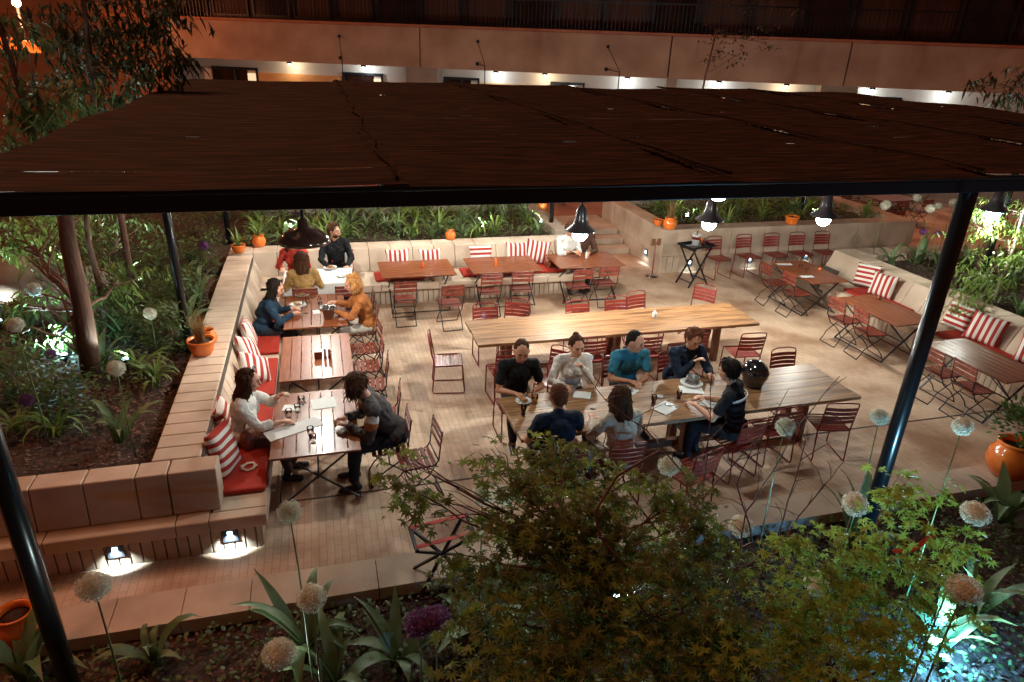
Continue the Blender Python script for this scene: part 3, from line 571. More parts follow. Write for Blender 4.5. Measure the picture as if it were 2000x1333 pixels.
def cushion(p,face,spin,label,tilt=.28,w=.47,h=.47,grp='red and white striped cushions'):
    """face: direction (radians about z) the front looks to; spin: turn of the stripes"""
    n=14; vs=[]; fs=[]
    for side in (1,-1):
        for j in range(n+1):
            for i in range(n+1):
                u=-1+2*i/n; v=-1+2*j/n; pinch=1-.10*(1-abs(u)**2.2)*abs(v)**4 - .0; pinv=1-.10*(1-abs(v)**2.2)*abs(u)**4
                th=.085*((1-u**4)*(1-v**4))**.55*(1+.08*math.sin(5*u+3*v))
                vs.append((u*w/2*pinv,side*-th,v*h/2*pinch))
    N=(n+1)**2
    for j in range(n):
        for i in range(n):
            a=j*(n+1)+i; fs.append((a,a+1,a+n+2,a+n+1)); b=a+N; fs.append((b,b+n+1,b+n+2,b+1))
    s=MB(); s.add(vs,fs,True); o=s.build('cushion',STRIPE); me=o.data; bm=bmesh.new(); bm.from_mesh(me); bmesh.ops.remove_doubles(bm,verts=bm.verts,dist=1e-5); bm.to_mesh(me); bm.free()
    o.matrix_world=Matrix.Translation(p)@Matrix.Rotation(face,4,'Z')@Matrix.Rotation(-tilt,4,'X')@Matrix.Rotation(spin,4,'Y')
    return tag(o,label,'cushion',grp)
# local front is -y ; face=0 looks toward the camera (-y); face=+90deg looks to +x
Q=PI/2
cushion((-1.22,6.70,.72),Q-.25,Q+.12,'large striped cushion at the near end of the left bench',.25,.56,.5)
cushion((-1.28,7.38,.70),Q,Q,'striped cushion mostly hidden behind the woman in the white jacket')
cushion((-1.05,8.78,.66),Q-.5,.75,'striped cushion lying tilted, nearest of the three on the left bench',.75)
cushion((-1.16,9.28,.70),Q-.2,.5,'striped cushion in the middle of the three on the left bench',.45)
cushion((-1.20,9.85,.73),Q+.1,.15,'striped cushion, farthest of the three beside the woman in denim',.25)
cushion((1.36,13.20,.72),0,0,'upright striped cushion, left of two behind the dark red rear table',.3,.48,.44)
cushion((2.02,13.22,.71),0,0,'upright striped cushion, right of two behind the dark red rear table',.3,.46,.40)
cushion((3.08,13.22,.72),0,Q,'cushion with sideways stripes behind the shiny rear table',.3,.44,.50)
cushion((3.86,13.24,.74),-.05,.02,'striped cushion leaning behind its neighbour beside the woman with the phone',.25)
cushion((4.30,13.20,.76),-.12,.18,'large tilted striped cushion next to the woman with the phone',.28,.52,.5)
cushion((.36,13.28,.72),0,0,'striped cushion between the two guests at the corner table',.28,.3,.46)
cushion((10.42,10.62,.76),-Q+.25,Q-.1,'cushion with sideways stripes at the far end of the right bench',.3,.48,.50)
cushion((10.33,10.08,.74),-Q+.45,.05,'upright striped cushion in front of another at the far end of the right bench',.2)
cushion((10.42,8.42,.74),-Q+.1,Q,'cushion with sideways stripes half behind the thick black post',.3)
cushion((10.38,7.85,.74),-Q+.45,.1,'striped cushion just right of the thick black post',.25,.55,.5)
cushion((10.40,6.98,.74),-Q+.4,0,'striped cushion at the right edge above the last table',.25,.52,.5)
# ---- pots
def pot(loc,r,label,form='jar',plant='none',grp='orange glazed pots'):
    t=thing('plant_pot',label,'plant pot',loc,0,grp); f=MB()
    if form=='jar': f.lathe([(r*.62,0),(r*.85,r*.25),(r*1.0,r*.75),(r*.92,r*1.2),(r*.70,r*1.5),(r*.64,r*1.58),(r*.78,r*1.68),(r*.78,r*1.76),(r*.66,r*1.76),(r*.58,r*1.6),(r*.6,r*1.35)],24)
    else: f.lathe([(r*.66,0),(r*.86,r*.35),(r*.98,r*.8),(r*.98,r*1.05),(r*1.06,r*1.1),(r*1.06,r*1.3),(r*.96,r*1.3),(r*.9,r*1.1)],24)
    f.build('pot',TERRA,t)
    top=r*(1.5 if form=='jar' else 1.15)
    f=MB(); f.lathe([(r*.6 if form=='jar' else r*.9,top-.01),(0,top)],16); f.build('soil',SOIL,t)
    if plant!='none':
        f=MB()
        if plant=='grass':
            for _ in range(170):
                a=rnd(0,2*PI); l=rnd(.25,.5)*r/.13*.8; b=rnd(.02,.16); w=.0022
                p0=Vector((rnd(-.3,.3)*r,rnd(-.3,.3)*r,top)); pts=[p0+Vector((math.cos(a)*b*s*s*1.2,math.sin(a)*b*s*s*1.2,l*s*(1-.15*s))) for s in (0,.35,.7,1)]
                sd=Vector((-math.sin(a),math.cos(a),0))*w*2; vs=[]
                for k_,p_ in enumerate(pts): vs+=[p_-sd*(1-k_/3.3),p_+sd*(1-k_/3.3)]
                f.add(vs,[(0,1,3,2),(2,3,5,4),(4,5,7,6)])
            f.build('grass',leafmat('straw_grass',(.30,.17,.07),(.42,.26,.10),5,.3),t)
        elif plant=='bush':
            for _ in range(420):
                d=Vector((rnd(-1,1),rnd(-1,1),rnd(-.3,1))); d.normalize(); p_=Vector((0,0,top+r*1.0))+d*r*1.35*rnd(.3,1); leaf(f,p_,d+Vector((rnd(-.6,.6),rnd(-.6,.6),rnd(-.3,.6))),r*.28,r*.09)
            f.build('foliage',DGREEN,t)
        elif plant=='strap':
            clump(f,Vector((0,0,top)),16,r*3.0,r*.22,.9); f.build('foliage',LGREEN,t)
        elif plant=='cactus':
            for k_ in range(5): f.tube([(rnd(-.3,.3)*r,rnd(-.3,.3)*r,top-.01),(rnd(-.4,.4)*r,rnd(-.4,.4)*r,top+r*rnd(.8,1.6))],[r*.16,r*.12],7)
            f.build('foliage',DGREEN,t)
    return t
# ---- leaf helpers
def leaf(mb,p,d,L,w,droop=.0):
    d=d.normalized(); s=d.cross(Vector((rnd(-.3,.3),rnd(-.3,.3),1)))
    if s.length<.05: s=Vector((1,0,0))
    s.normalize(); n=s.cross(d); c1=p+d*L*.35-n*L*.03; c2=p+d*L*.7-Vector((0,0,droop*L*.3)); tip=p+d*L-Vector((0,0,droop*L))
    mb.add([p,c1-s*w,c1+s*w,c2-s*w*.75,c2+s*w*.75,tip],[(0,1,2),(1,3,4,2),(3,5,4)])
def strap(mb,p,a,L,w,droop,lean=.5,seg=6,tw=0):
    H=Vector((math.cos(a),math.sin(a),0)); sd=Vector((-math.sin(a),math.cos(a),0)); vs=[]
    for k_ in range(seg+1):
        s=k_/seg; th=lean+droop*s*s*1.6; 
        if k_==0: q=Vector(p)
        else: q=q+(H*math.sin(th)+Vector((0,0,1))*math.cos(th))*L/seg
        ww=w*(.55+.6*math.sin(PI*min(1,s*.9+.1)))*(1-s**4*.95); up=Vector((0,0,1))*ww*.25
        vs+=[q-sd*ww/2+up*.6,q,q+sd*ww/2+up*.6]
    fs=[]
    for k_ in range(seg): fs+=[(k_*3,k_*3+1,k_*3+4,k_*3+3),(k_*3+1,k_*3+2,k_*3+5,k_*3+4)]
    mb.add(vs,fs,True)
def clump(mb,p,n,L,w,droop=1.0):
    for i in range(n):
        a=2*PI*i/n+rnd(-.4,.4); strap(mb,p+Vector((rnd(-.03,.03),rnd(-.03,.03),0)),a,L*rnd(.6,1.1),w*rnd(.7,1.2),droop*rnd(.4,1.5),rnd(.08,.6))
def pp(px,py,z): q=G(px,py,z); return (q.x,q.y,z)
pot(pp(467,494,.9),.125,'orange bowl pot with a leafy plant on the rear left corner of the wall','bowl','strap')
pot(pp(507,482,.9),.135,'orange jar on the rear left corner of the wall, right of the bowl pot','jar','strap')
pot(pp(880,468,.9),.115,'small orange jar alone on the rear bench wall','jar','bush')
pot(pp(396,692,.9),.165,'orange bowl pot on the left wall, its grass spilling over','bowl','grass')
pot(pp(408,672,.9),.12,'second orange pot half hidden behind the grass pot on the left wall','jar','none')
pot(pp(1125,476,.9),.13,'orange jar at the end of the rear bench behind the woman with the phone','jar','cactus')
pot(pp(1285,441,1.02),.115,'small orange bowl pot on the raised planter, left of the jar','bowl','bush')
pot(pp(1307,448,1.02),.16,'round orange jar with dry grass on the raised planter','jar','grass')
pot(pp(1545,439,1.02),.16,'orange bowl pot with a spiky plant in the middle of the raised planter','bowl','bush')
pot(pp(1210,392,1.02),.13,'orange pot at the far left corner of the raised planter','bowl','none')
pot(pp(1060,408,1.09),.12,'orange jar at the end of the low grey wall, in the rear','jar','bush')
pot((15.3,18.4,0),.30,'orange pot on the far terrace at the right','jar','bush')
pot((8.08,5.25,.01),.27,'big orange jar at the right edge near the kerb','jar','bush')
pot((-2.72,5.12,.02),.19,'large orange jar behind the thick left post','jar','none')
# ---- tray stand, ashtray, strap stool, helmet
q=pp(1345,548,0); t=thing('tray_stand','black folding tray stand with a white and red bucket on its tray','tray stand',(7.78,12.75,0),.25); f=MB()
for y in (-.2,.2):
    f2=MB(); f2.bar((-.27,y,.86),(.27,y*1.1,.01),.035,.022); f2.bar((.27,y*.9,.86),(-.27,y*1.0,.01),.035,.022); f2.build('leg',BLACK,t)

for X_,Z_ in ((-.22,.12),(.22,.12),(-.27,.85),(.27,.85)): f=MB(); f.bar((X_,-.2,Z_),(X_,.2,Z_),.03,.02); f.build('stretcher',BLACK,t)
f=MB(); f.box((0,0,.885),(.66,.46,.012)); 
for a,b,c,d in ((0,-.235,.68,.018),(0,.235,.68,.018),(-.335,0,.018,.46),(.335,0,.018,.46)): f.box((a,b,.905),(c,d,.04))
f.build('tray',BLACK,t,bevel=.004)
t=thing('ice_bucket','white bucket with a red band standing on the black tray','bucket',(7.76,12.78,.892),.2); f=MB(); f.lathe([(.075,0),(.10,.22),(.108,.225),(.108,.235),(.095,.235),(.07,.02)],20); f.build('bucket',WHITE,t)
f=MB(); f.lathe([(.0905,.13),(.0985,.19)],20); f.build('band',RED,t); f=MB(); f.lathe([(.012,.02),(.016,.2),(.012,.30)],8,c=(.03,.02,0),closed=True); f.build('utensil',SLAT,t)
t=thing('glassware_rack','small group of jars at the right end of the black tray','jars',(8.0,12.84,.892)); 
for i in range(4): f=MB(); f.lathe([(.03,0),(.034,.08),(.03,.10)],10,c=(.03*(i%2)*2.4,.07*(i//2),0),closed=True); f.build('jar',[SLAT,GLASS,TERRA,CHROME][i],t)
t=thing('menu_stand','slim metal stand with two wooden paddles beside the raised planter','stand',(7.15,13.42,0)); f=MB(); f.lathe([(.16,0),(.16,.012),(.03,.03),(.012,.05)],20); f.build('base',CHROME,t); f=MB(); f.tube([(0,0,.03),(0,0,.80)],.012,8); f.build('pole',SLAT,t)
for x in (-.07,.07): f=MB(); f.box((x,0,.80),(.10,.02,.16)); f.build('paddle',LONGD,t,bevel=.01)
t=thing('folding_luggage_stand','black folding stand with two red straps near the kerb','folding stand',(0,0,0)); P1=[G(*a,.52) for a in ((800,1030),(910,1004),(928,1048),(815,1078))]
t.location=(.86,5.12,0); off=Vector(t.location)
a,b,c,d=[p_-off for p_ in P1]
f=MB(); f.bar(a,d,.035,.035); f.bar(b,c,.035,.035); f.build('top_rail',BLACK,t,bevel=.004)
f=MB()
for s_,e_ in ((a,c),(d,b)):
    lo=Vector((e_.x*.9,e_.y,.01)); f.bar(s_,lo,.03,.022)
for s_,e_ in ((b,d),(c,a)):
    lo=Vector((e_.x*.9,e_.y+.0,.01)); f.bar(s_+Vector((-.02,0,0)),lo,.03,.022)
f.build('leg',BLACK,t)
f=MB(); up=Vector((0,0,.022)); k1=.12; f.bar(a.lerp(d,k1)+up,b.lerp(c,k1)+up,.045,.006,(0,0,1)); f.bar(a.lerp(d,.9)+up,b.lerp(c,.9)+up,.045,.006,(0,0,1)); f.build('strap',mat('red_strap',(.5,.03,.025),.7),t)
# motorcycle helmet
HX,HY,_=G(1470,748,.80)
t=thing('motorcycle_helmet','glossy black motorcycle helmet on the front table behind the man in black','helmet',(HX,HY,.80),R(200)); f=MB(); f.ball((0,0,.16),(.155,.19,.165),24,16); f.lathe([(.12,-.035),(.145,.03),(.15,.12)],24); f.build('shell',mat('helmet_gloss',(.008,.008,.012),.08,coat=1,spec=.8),t)
f=MB(); f.ball((0,.032,.175),(.142,.165,.07),20,10); f.build('visor',mat('visor',(.02,.02,.03),.03,coat=1),t)
# ---- table things
def glass(x,y,z,label,r=.034,h=.10,fill=None,grp='drinking glasses',stem=False):
    t=thing('wine_glass' if stem else 'drinking_glass',label,'glass',(x,y,z),0,grp); f=MB()
    if stem: f.lathe([(.034,0),(.034,.004),(.005,.01),(.005,.08),(.03,.105),(.038,.14),(.032,.19),(.030,.19),(.036,.14),(.026,.108),(.0,.088)],16)
    else: f.lathe([(r*.85,0),(r,h),(r*.93,h),(r*.8,.01)],16)
    f.build('bowl' if stem else 'tumbler',GLASS,t)
    if fill: f=MB(); f.lathe([(r*.78,.012),(r*.86,h*.72)] if not stem else [(.01,.095),(.028,.112),(.034,.14)],14,closed=True); f.build('drink',mat('drink_'+fill[0],fill[1],.1),t)
    return t
COLA=('cola',(.05,.012,.008)); BEER=('beer',(.7,.25,.03)); WINE=('wine',(.12,.01,.02)); WAT=None
def bottle(x,y,z,label,m=GLASS,h=.30,r=.04,grp='bottles',capm=None):
    t=thing('bottle',label,'bottle',(x,y,z),0,grp); f=MB(); f.lathe([(r*.95,0),(r,.01),(r,h*.55),(r*.85,h*.66),(r*.38,h*.80),(r*.34,h*.97)],16,closed=True); f.build('glass',m,t)
    f=MB(); f.lathe([(r*.40,h*.95),(r*.40,h),(r*.3,h)],12,closed=True); f.build('cap',capm or CHROME,t); return t
def plate(x,y,z,label,r=.12,food=None,grp='plates'):
    t=thing('plate',label,'plate',(x,y,z),0,grp); f=MB(); f.lathe([(r*.55,0),(r*.6,.004),(r*.95,.016),(r,.02),(r*.93,.02),(r*.6,.009)],24); f.add([],[]); f.build('dish',WHITE,t)
    if food:
        f=MB()
        for _ in range(16): a=rnd(0,6.28); d=rnd(0,r*.5); f.ball((math.cos(a)*d,math.sin(a)*d,.02+rnd(0,.02)),(rnd(.01,.03),rnd(.01,.025),rnd(.008,.018)),7,5)
        f.build('food',food,t)
    return t
FOOD=mat('food_brown',(.35,.14,.05),.6,col2=(.5,.28,.1),scale=40); FOODD=mat('mussels',(.03,.015,.015),.3,col2=(.10,.05,.03),scale=30)
def sheet(px,py,w,h,rz,label,z=.766,name='paper_mat',grp='paper mats on the front table',m=PAPER):
    q=G(px,py,z); f=MB(); n=6; vs=[((-.5+i/n)*w,(-.5+j/n)*h,.0015+.004*abs(math.sin(i*1.3+j))*(1 if (i in(0,n) or j in(0,n)) else .3)) for j in range(n+1) for i in range(n+1)]
    f.add(vs,[(j*(n+1)+i,j*(n+1)+i+1,(j+1)*(n+1)+i+1,(j+1)*(n+1)+i) for j in range(n) for i in range(n)],True); o=f.build(name,m,loc=(q.x,q.y,z)); o.rotation_euler=(0,0,rz); return tag(o,label,'menu' if name=='menu' else 'paper',grp)
TZ=.7665
def cutlery(px,py,rz,label,z=TZ,grp='cutlery on the tables'):
    q=G(px,py,z); t=thing('cutlery',label,'cutlery',(q.x,q.y,z+.008),rz,grp)
    f=MB(); f.bar((0,-.1,0),(0,.02,0),.008,.003); f.bar((0,.02,0),(0,.1,0),.018,.002); f.build('knife',CHROME,t)
    f=MB(); f.bar((.03,-.1,0),(.03,.04,0),.008,.003)
    for i in (-1,0,1): f.bar((.03,.04,0),(.03+i*.007,.09,.003),.003,.002)
    f.build('fork',CHROME,t); return t
sheet(1300,797,.30,.22,.5,'white paper mat nearest the camera on the front table'); sheet(1350,762,.30,.20,-.3,'white paper mat under the bowl of the man eating'); sheet(1225,762,.26,.17,-.9,'white paper mat in front of the man in the blue shirt'); sheet(1137,772,.22,.18,-.4,'white napkin in front of the woman in the white blouse'); sheet(1385,785,.3,.2,.9,'white paper mat by the arm of the man with the striped shirt')
cutlery(1312,795,.9,'knife and fork on the nearest paper mat'); cutlery(1115,770,-.6,'knife and fork left of the napkin, before the woman in white'); cutlery(1228,765,-.9,'cutlery on the mat before the man in blue')
def GP(px,py,z=TZ): q=G(px,py,z); return q.x,q.y,z
glass(*GP(1022,812),'tall dark cola glass beside the man in navy with his back turned',h=.15,fill=COLA); glass(*GP(1044,788),'amber drink in a glass at the left of the front table',r=.042,h=.11,fill=BEER); glass(*GP(1035,776),'empty glass with a straw before the man in black',r=.045,h=.10)
plate(*GP(1022,785),'white plate with leftovers before the man in black at the left',.10,FOOD)
bottle(*GP(1158,798),'clear water bottle between the two women at the front table'); bottle(*GP(1277,770),'slim glass bottle in front of the man in blue',h=.26,r=.03); glass(*GP(1276,790),'cola glass next to the slim bottle',h=.12,fill=COLA); glass(*GP(1325,780),'small glass with ice and cola near the middle of the front table',h=.12,fill=COLA)
plate(*GP(1350,750),'white plate under the bowl of the man eating',.15)
t=thing('bowl','dark bowl the man in navy eats from','bowl',(*GP(1352,748)[:2],TZ+.02)); f=MB(); f.lathe([(.04,0),(.08,.05),(.09,.07),(.082,.07),(.07,.045),(.0,.02)],20); f.build('bowl',mat('grey_bowl',(.2,.2,.2),.3),t)
plate(*GP(1395,785),'white plate at the elbow of the man with the striped shirt',.12,FOOD)
q=G(1289,775,TZ); f=MB(); f.lathe([(.045,0),(.045,.008)],16,closed=True); tag(f.build('saucer',WHITE,loc=(q.x,q.y,TZ)),'small round white coaster near the middle of the front table','coaster')
# left tables
TB=.7475
plate(*GP(582,597,TB),'white plate before the woman in the denim jacket',.14,FOOD,'plates on the left table'); plate(*GP(590,577,TB),'plate of bread at the far end of the left table',.12,FOOD,'plates on the left table')
t=thing('mussel_pot','steel ice bucket heaped with dark shells on the left table','bucket',(*GP(643,622,TB)[:2],TB)); f=MB(); f.lathe([(.075,0),(.10,.17),(.11,.175),(.105,.18),(.095,.17),(.07,.01)],20); f.build('bucket',CHROME,t)
f=MB(); 
for _ in range(30): a=rnd(0,6.28); d=rnd(0,.085); f.ball((math.cos(a)*d,math.sin(a)*d,.165+rnd(0,.03)),(.02,.012,.01),7,5,Matrix.Rotation(rnd(0,3),3,'Z'))
f.build('shells',FOODD,t)
plate(*GP(640,602,TB),'plate held by the woman in orange',.13,FOODD,'plates on the left table')
bottle(*GP(611,582,TB),'clear water bottle on the left table with plates',h=.30); glass(*GP(597,612,TB),'wine glass at the elbow of the woman in denim',stem=True); glass(*GP(624,592,TB),'tumbler beside the water bottle',h=.09); glass(*GP(601,592,TB),'tumbler by the plate of the woman in denim',h=.09); glass(*GP(626,600,TB),'small tumbler between bottle and bucket',h=.08)
sheet(618,610,.11,.17,.1,'small white card standing before the ice bucket',TB+.001,'card','cards on the tables')
plate(*GP(645,524,.768),'plate of pasta on the white cloth',.13,FOOD,'plates on the white cloth'); glass(*GP(650,515,.768),'glass of red wine on the white cloth',h=.09,fill=WINE); bottle(*GP(672,515,.768),'clear bottle before the man in the black sweater'); glass(*GP(557,520,.768),'wine glass before the woman in red',stem=True,fill=WINE); plate(*GP(668,540,.768),'small white plate at the near edge of the white cloth',.09,None,'plates on the white cloth')
sheet(574,838,.62,.22,.42,'long white menu spread open on the nearest left table',TB+.001,'menu','papers on the nearest left table')
sheet(632,788,.28,.26,.1,'bright paper at the far end of the nearest left table',TB+.001,'paper_mat','papers on the nearest left table')
sheet(570,797,.2,.14,-.2,'crumpled napkin before the woman in the white jacket',TB+.001,'napkin','papers on the nearest left table')
for (a,b),w in zip(((565,815),(582,805),(590,790),(607,850),(612,865)),('left of the menu','before the white jacket','at the far side of the menu','near the menu corner','nearest the table edge')): glass(*GP(a,b,TB),'clear tumbler '+w+' on the nearest left table',h=.10,r=.038,grp='glasses on the nearest left table')
q=GP(588,787,TB); f=MB(); f.tube([(-.03,0,.006),(0,.01,.006),(.05,.0,.006),(.06,-.02,.006)],.005,5); f.tube([(-.03,0,.006),(-.045,-.025,.006),(-.015,-.03,.006)],.005,5); tag(f.build('sunglasses',BLACK,loc=q),'dark glasses lying on the nearest left table','sunglasses')
def mill(x,y,z,label,m,h=.14,grp='table condiments'):
    f=MB(); f.lathe([(.022,0),(.024,.02),(.016,h*.5),(.022,h*.75),(.018,h*.92),(.008,h)],12,closed=True); return tag(f.build('pepper_mill',m,loc=(x,y,z)),label,'pepper mill',grp)
mill(*GP(635,700,TB),'steel topped mill in the middle of the empty left table',CHROME); mill(*GP(644,700,TB),'brown mill at the right of the empty left table',SLAT)
f=MB(); f.box((0,0,.05),(.10,.05,.10)); tag(f.build('card_holder',SLAT,loc=GP(622,700,TB),bevel=.004),'small wooden box of condiments on the empty left table','box')
bottle(*GP(825,522,TB),'orange candle lantern on the dark red rear table',mat('orange_lantern',(.8,.15,.03),.3),.12,.035,'table lanterns'); bottle(*GP(968,520,TB),'slim orange sauce bottle on the shiny rear table',TERRA,.20,.028,'table lanterns'); bottle(*GP(1145,505,TB),'orange candle holder with a white candle on the last rear table',WHITE,.16,.025,'table lanterns'); bottle(*GP(1278,620,TZ),'candle glass alone on the rear long table',mat('frosted',(.8,.78,.7),.3),.13,.04,'table lanterns')
bottle(*GP(1601,528,TB),'small orange candle holder on the right table with napkins',TERRA,.07,.03,'table lanterns'); bottle(*GP(1716,585,TB),'small candle holder at the far edge of the middle right table',SLAT,.08,.03,'table lanterns')
sheet(1532,517,.32,.13,-.2,'rolled napkin, farther of two on the right table',TB+.004,'napkin','napkins on the right table'); sheet(1576,541,.28,.13,-.1,'rolled napkin, nearer of two on the right table',TB+.004,'napkin','napkins on the right table')
glass(*GP(1563,526,TB),'upturned glass, farther of two by the napkins',h=.10,grp='glasses on the right table'); glass(*GP(1574,533,TB),'upturned glass, nearer of two by the napkins',h=.10,grp='glasses on the right table')
# bags
def bag(loc,label,m,s=1,name='handbag'):
    t=thing(name,label,'bag',loc,rnd(0,1)); f=MB(); f.ball((0,0,.10*s),(.16*s,.08*s,.11*s),16,10); f.box((0,0,.06*s),(.26*s,.13*s,.10*s)); o=f.build('body',m,t,bevel=.02); f=MB(); f.tube([(-.11*s,0,.15*s),(-.08*s,0,.26*s),(.0,0,.31*s),(.08*s,0,.26*s),(.11*s,0,.15*s)],.009,6); f.build('strap',m,t); return t
LEATH=mat('brown_leather',(.22,.055,.022),.4,col2=(.30,.09,.04),scale=12,bump=.3); bag((-.98,7.12,.50),'round brown leather handbag beside the woman in the white jacket',LEATH,1.1); bag((4.52,13.0,.50),'brown leather bag on the bench beside the woman with the phone',LEATH,1.1)
f=MB(); pts=[(.07*math.cos(k_*.9)*(1+.3*math.sin(k_*2.3)),.07*math.sin(k_*.9)*(1+.2*math.cos(k_*1.7)),.008+.004*(k_%3)) for k_ in range(26)]; f.tube(pts,.009,6); tag(f.build('rope_cord',mat('cream_cord',(.65,.55,.45),.8),loc=(-.98,6.62,.512)),'loose cream cord heaped on the nearest red seat pad','cord')
f=MB(); f.ball((0,0,.09),(.10,.07,.10),12,8); f.tube([(-.05,0,.17),(0,.02,.27),(.07,0,.18)],.01,6); tag(f.build('handbag',mat('dark_bag',(.02,.015,.012),.5,bump=.4),loc=(-1.12,11.15,.46)),'small dark bag on the left bench behind the woman in denim','bag')
random.seed(5)
# ================================================================ PEOPLE
def bake(mb,name,m,parent,voxel=.009,smooth=2,disp=0,dscale=.1):
    me=mb.mesh(name,m); o=bpy.data.objects.new(name,me); C.objects.link(o)
    r=o.modifiers.new('r','REMESH'); r.mode='VOXEL'; r.voxel_size=voxel; r.use_smooth_shade=True
    s=o.modifiers.new('s','SMOOTH'); s.iterations=smooth; s.factor=.5
    if disp:
        tx=bpy.data.textures.get('folds%.2f'%dscale) or bpy.data.textures.new('folds%.2f'%dscale,'CLOUDS'); tx.noise_scale=dscale; tx.noise_depth=2
        d=o.modifiers.new('d','DISPLACE'); d.texture=tx; d.strength=disp; d.mid_level=.5; d.texture_coords='LOCAL'
    dg=bpy.context.evaluated_depsgraph_get(); dg.update(); me2=bpy.data.meshes.new_from_object(o.evaluated_get(dg)); o.modifiers.clear(); o.data=me2; me2.name=name
    if not me2.materials: me2.materials.append(m)
    o.parent=parent; return o
def ik(a,b,l1,l2,pole):
    a=Vector(a); b=Vector(b); d=b-a; L=d.length; mx=(l1+l2)*.995
    if L>mx: b=a+d*(mx/L); d=b-a; L=mx
    x=(l1*l1-l2*l2+L*L)/(2*L); h=math.sqrt(max(0,l1*l1-x*x)); dn=d/L; p=Vector(pole)-dn*Vector(pole).dot(dn); p.normalize()
    return a+dn*x+p*h, b
def person(label,x,y,rz,shirt,trous,hair,hstyle,seat=.46,lean=10,side=0,hy=0,hp=10,LH=(-.16,.42,.80),RH=(.16,.42,.80),sex='m',sleeve='long',skin=SKIN,shoe=None,feet=None,headwear=None,sc=1.0,big=1.1,collar=None,beard=None,vest=None):
    """local +y is where the torso faces; LH/RH wrist points in local metres (x,y forward,z up)"""
    SC=big; ZO=-.46*(big-1); t=thing('person',label,'person',(x,y,ZO),rz); t.scale=(SC,)*3; LH=(LH[0]/SC,LH[1]/SC,(LH[2]-ZO)/SC); RH=(RH[0]/SC,RH[1]/SC,(RH[2]-ZO)/SC); k=.93 if sex=='f' else 1.0
    a=R(lean); sd=R(side); u=Vector((math.sin(sd),math.sin(a)*math.cos(sd),math.cos(a)*math.cos(sd))).normalized()
    X=Vector((1,0,0)); X=(X-u*u.dot(X)).normalized(); Fw=u.cross(X)*-1; Fw=X.cross(u)*-1 if X.cross(u).y<0 else X.cross(u)
    RM=Matrix((X,Fw,u)).transposed()
    P=Vector((0,-.04,seat+.10)); sh=.185*k
    ch=P+u*.33*k; nb=P+u*.51*k; 
    S_=[P+u*.455*k+X*s*sh for s in (-1,1)]
    hyr,hpr=R(hy),R(hp)
    H=nb+u*.10*k+Vector((0,.035,.075))+Fw*.015
    HM=Matrix.Rotation(-hyr,3,'Z')@Matrix.Rotation(-hpr,3,'X')   # head frame
    # ---- body
    b=MB(); g_=0.0
    def tors(mb,e):
        mb.ball(P+u*.02,(.165*k+e,.115+e,.13+e),14,10,RM); mb.ball(P+u*.17*k,(.14*k+e,.10+e,.14+e),14,10,RM); mb.ball(ch,(.168*k+e,.115+e,.17+e),14,10,RM)
        mb.cap(S_[0],S_[1],.058+e,.058+e,12); mb.cap(nb-u*.03,S_[0],.06+e*.6,.055+e,10); mb.cap(nb-u*.03,S_[1],.06+e*.6,.055+e,10)
        if sex=='f':
            for s in (-1,1): mb.ball(ch+X*s*.07+Fw*.085-u*.01,(.06+e,.05+e,.06+e),10,7)
    tors(b,0)
    b.cap(nb-u*.02,H-HM@Vector((0,.01,.06)),.056*k,.05*k,12)
    hs=.97 if sex=='f' else 1.0; HM0=HM; HM=HM*1.12
    b.ball(H,(.074*hs,.092*hs,.105*hs),18,14,HM); b.ball(H+HM@Vector((0,.025,-.055)),(.054*hs,.06*hs,.058*hs),14,10,HM); b.ball(H+HM@Vector((0,.062,-.092)),(.022,.02,.018),8,6,HM)
    b.cap(H+HM@Vector((0,.088,.015)),H+HM@Vector((0,.108,-.025)),.010,.014,8); b.cap(H+HM@Vector((-.03,.083,.028)),H+HM@Vector((.03,.083,.028)),.011,.011,8)
    b.cap(H+HM@Vector((-.018,.085,-.052)),H+HM@Vector((.018,.085,-.052)),.010,.010,8)
    for s in (-1,1): b.ball(H+HM@Vector((s*.076*hs,-.005,-.005)),(.012,.022,.032),8,6,HM); b.ball(H+HM@Vector((s*.045,.06,-.02)),(.022,.022,.022),8,6)
    arms=[]
    for i,(W_,s) in enumerate(((LH,-1),(RH,1))):
        S0=S_[i]; E,Wp=ik(S0,W_,.29*k,.255*k,(s*.55,-.25,-.8)); arms.append((S0,E,Wp))
        b.cap(S0,E,.047*k,.038*k,10); b.cap(E,E.lerp(Wp,.35),.038*k,.037*k,10); b.cap(E.lerp(Wp,.35),Wp,.037*k,.024*k,10)
        fd=(Wp-E).normalized(); hd=(fd+Vector((0,.25,-.15))).normalized(); acr=hd.cross(Vector((0,0,1))).normalized(); pn=acr.cross(hd).normalized()
        if pn.z>0: pn=-pn
        HR=Matrix((acr,hd,pn)).transposed(); b.ball(Wp+hd*.045,(.040*k,.052,.017),12,8,HR)
        ln=[.062,.074,.068,.05]
        for j,o_ in enumerate((-.030,-.010,.010,.030)):
            oo=o_*k*(-s); b0=Wp+hd*.080+acr*oo; l=ln[j]; m1=b0+(hd*.85+pn*.5).normalized()*l*.55; m2=m1+(hd*.35+pn*.95).normalized()*l*.5
            b.cap(b0-hd*.02,m1,.0098,.009,7); b.cap(m1,m2,.009,.0078,7)
        tb=Wp+hd*.02+acr*(-s)*-.0+acr*s*-.034; t1=tb+(hd*.6-acr*s*.7+pn*.2).normalized()*.038; b.cap(tb,t1,.012,.0105,7); b.cap(t1,t1+(hd*.9+pn*.3-acr*s*.1).normalized()*.03,.0105,.009,7)
    legs=[]
    F_=feet or ((-.11,.42),(.11,.40))
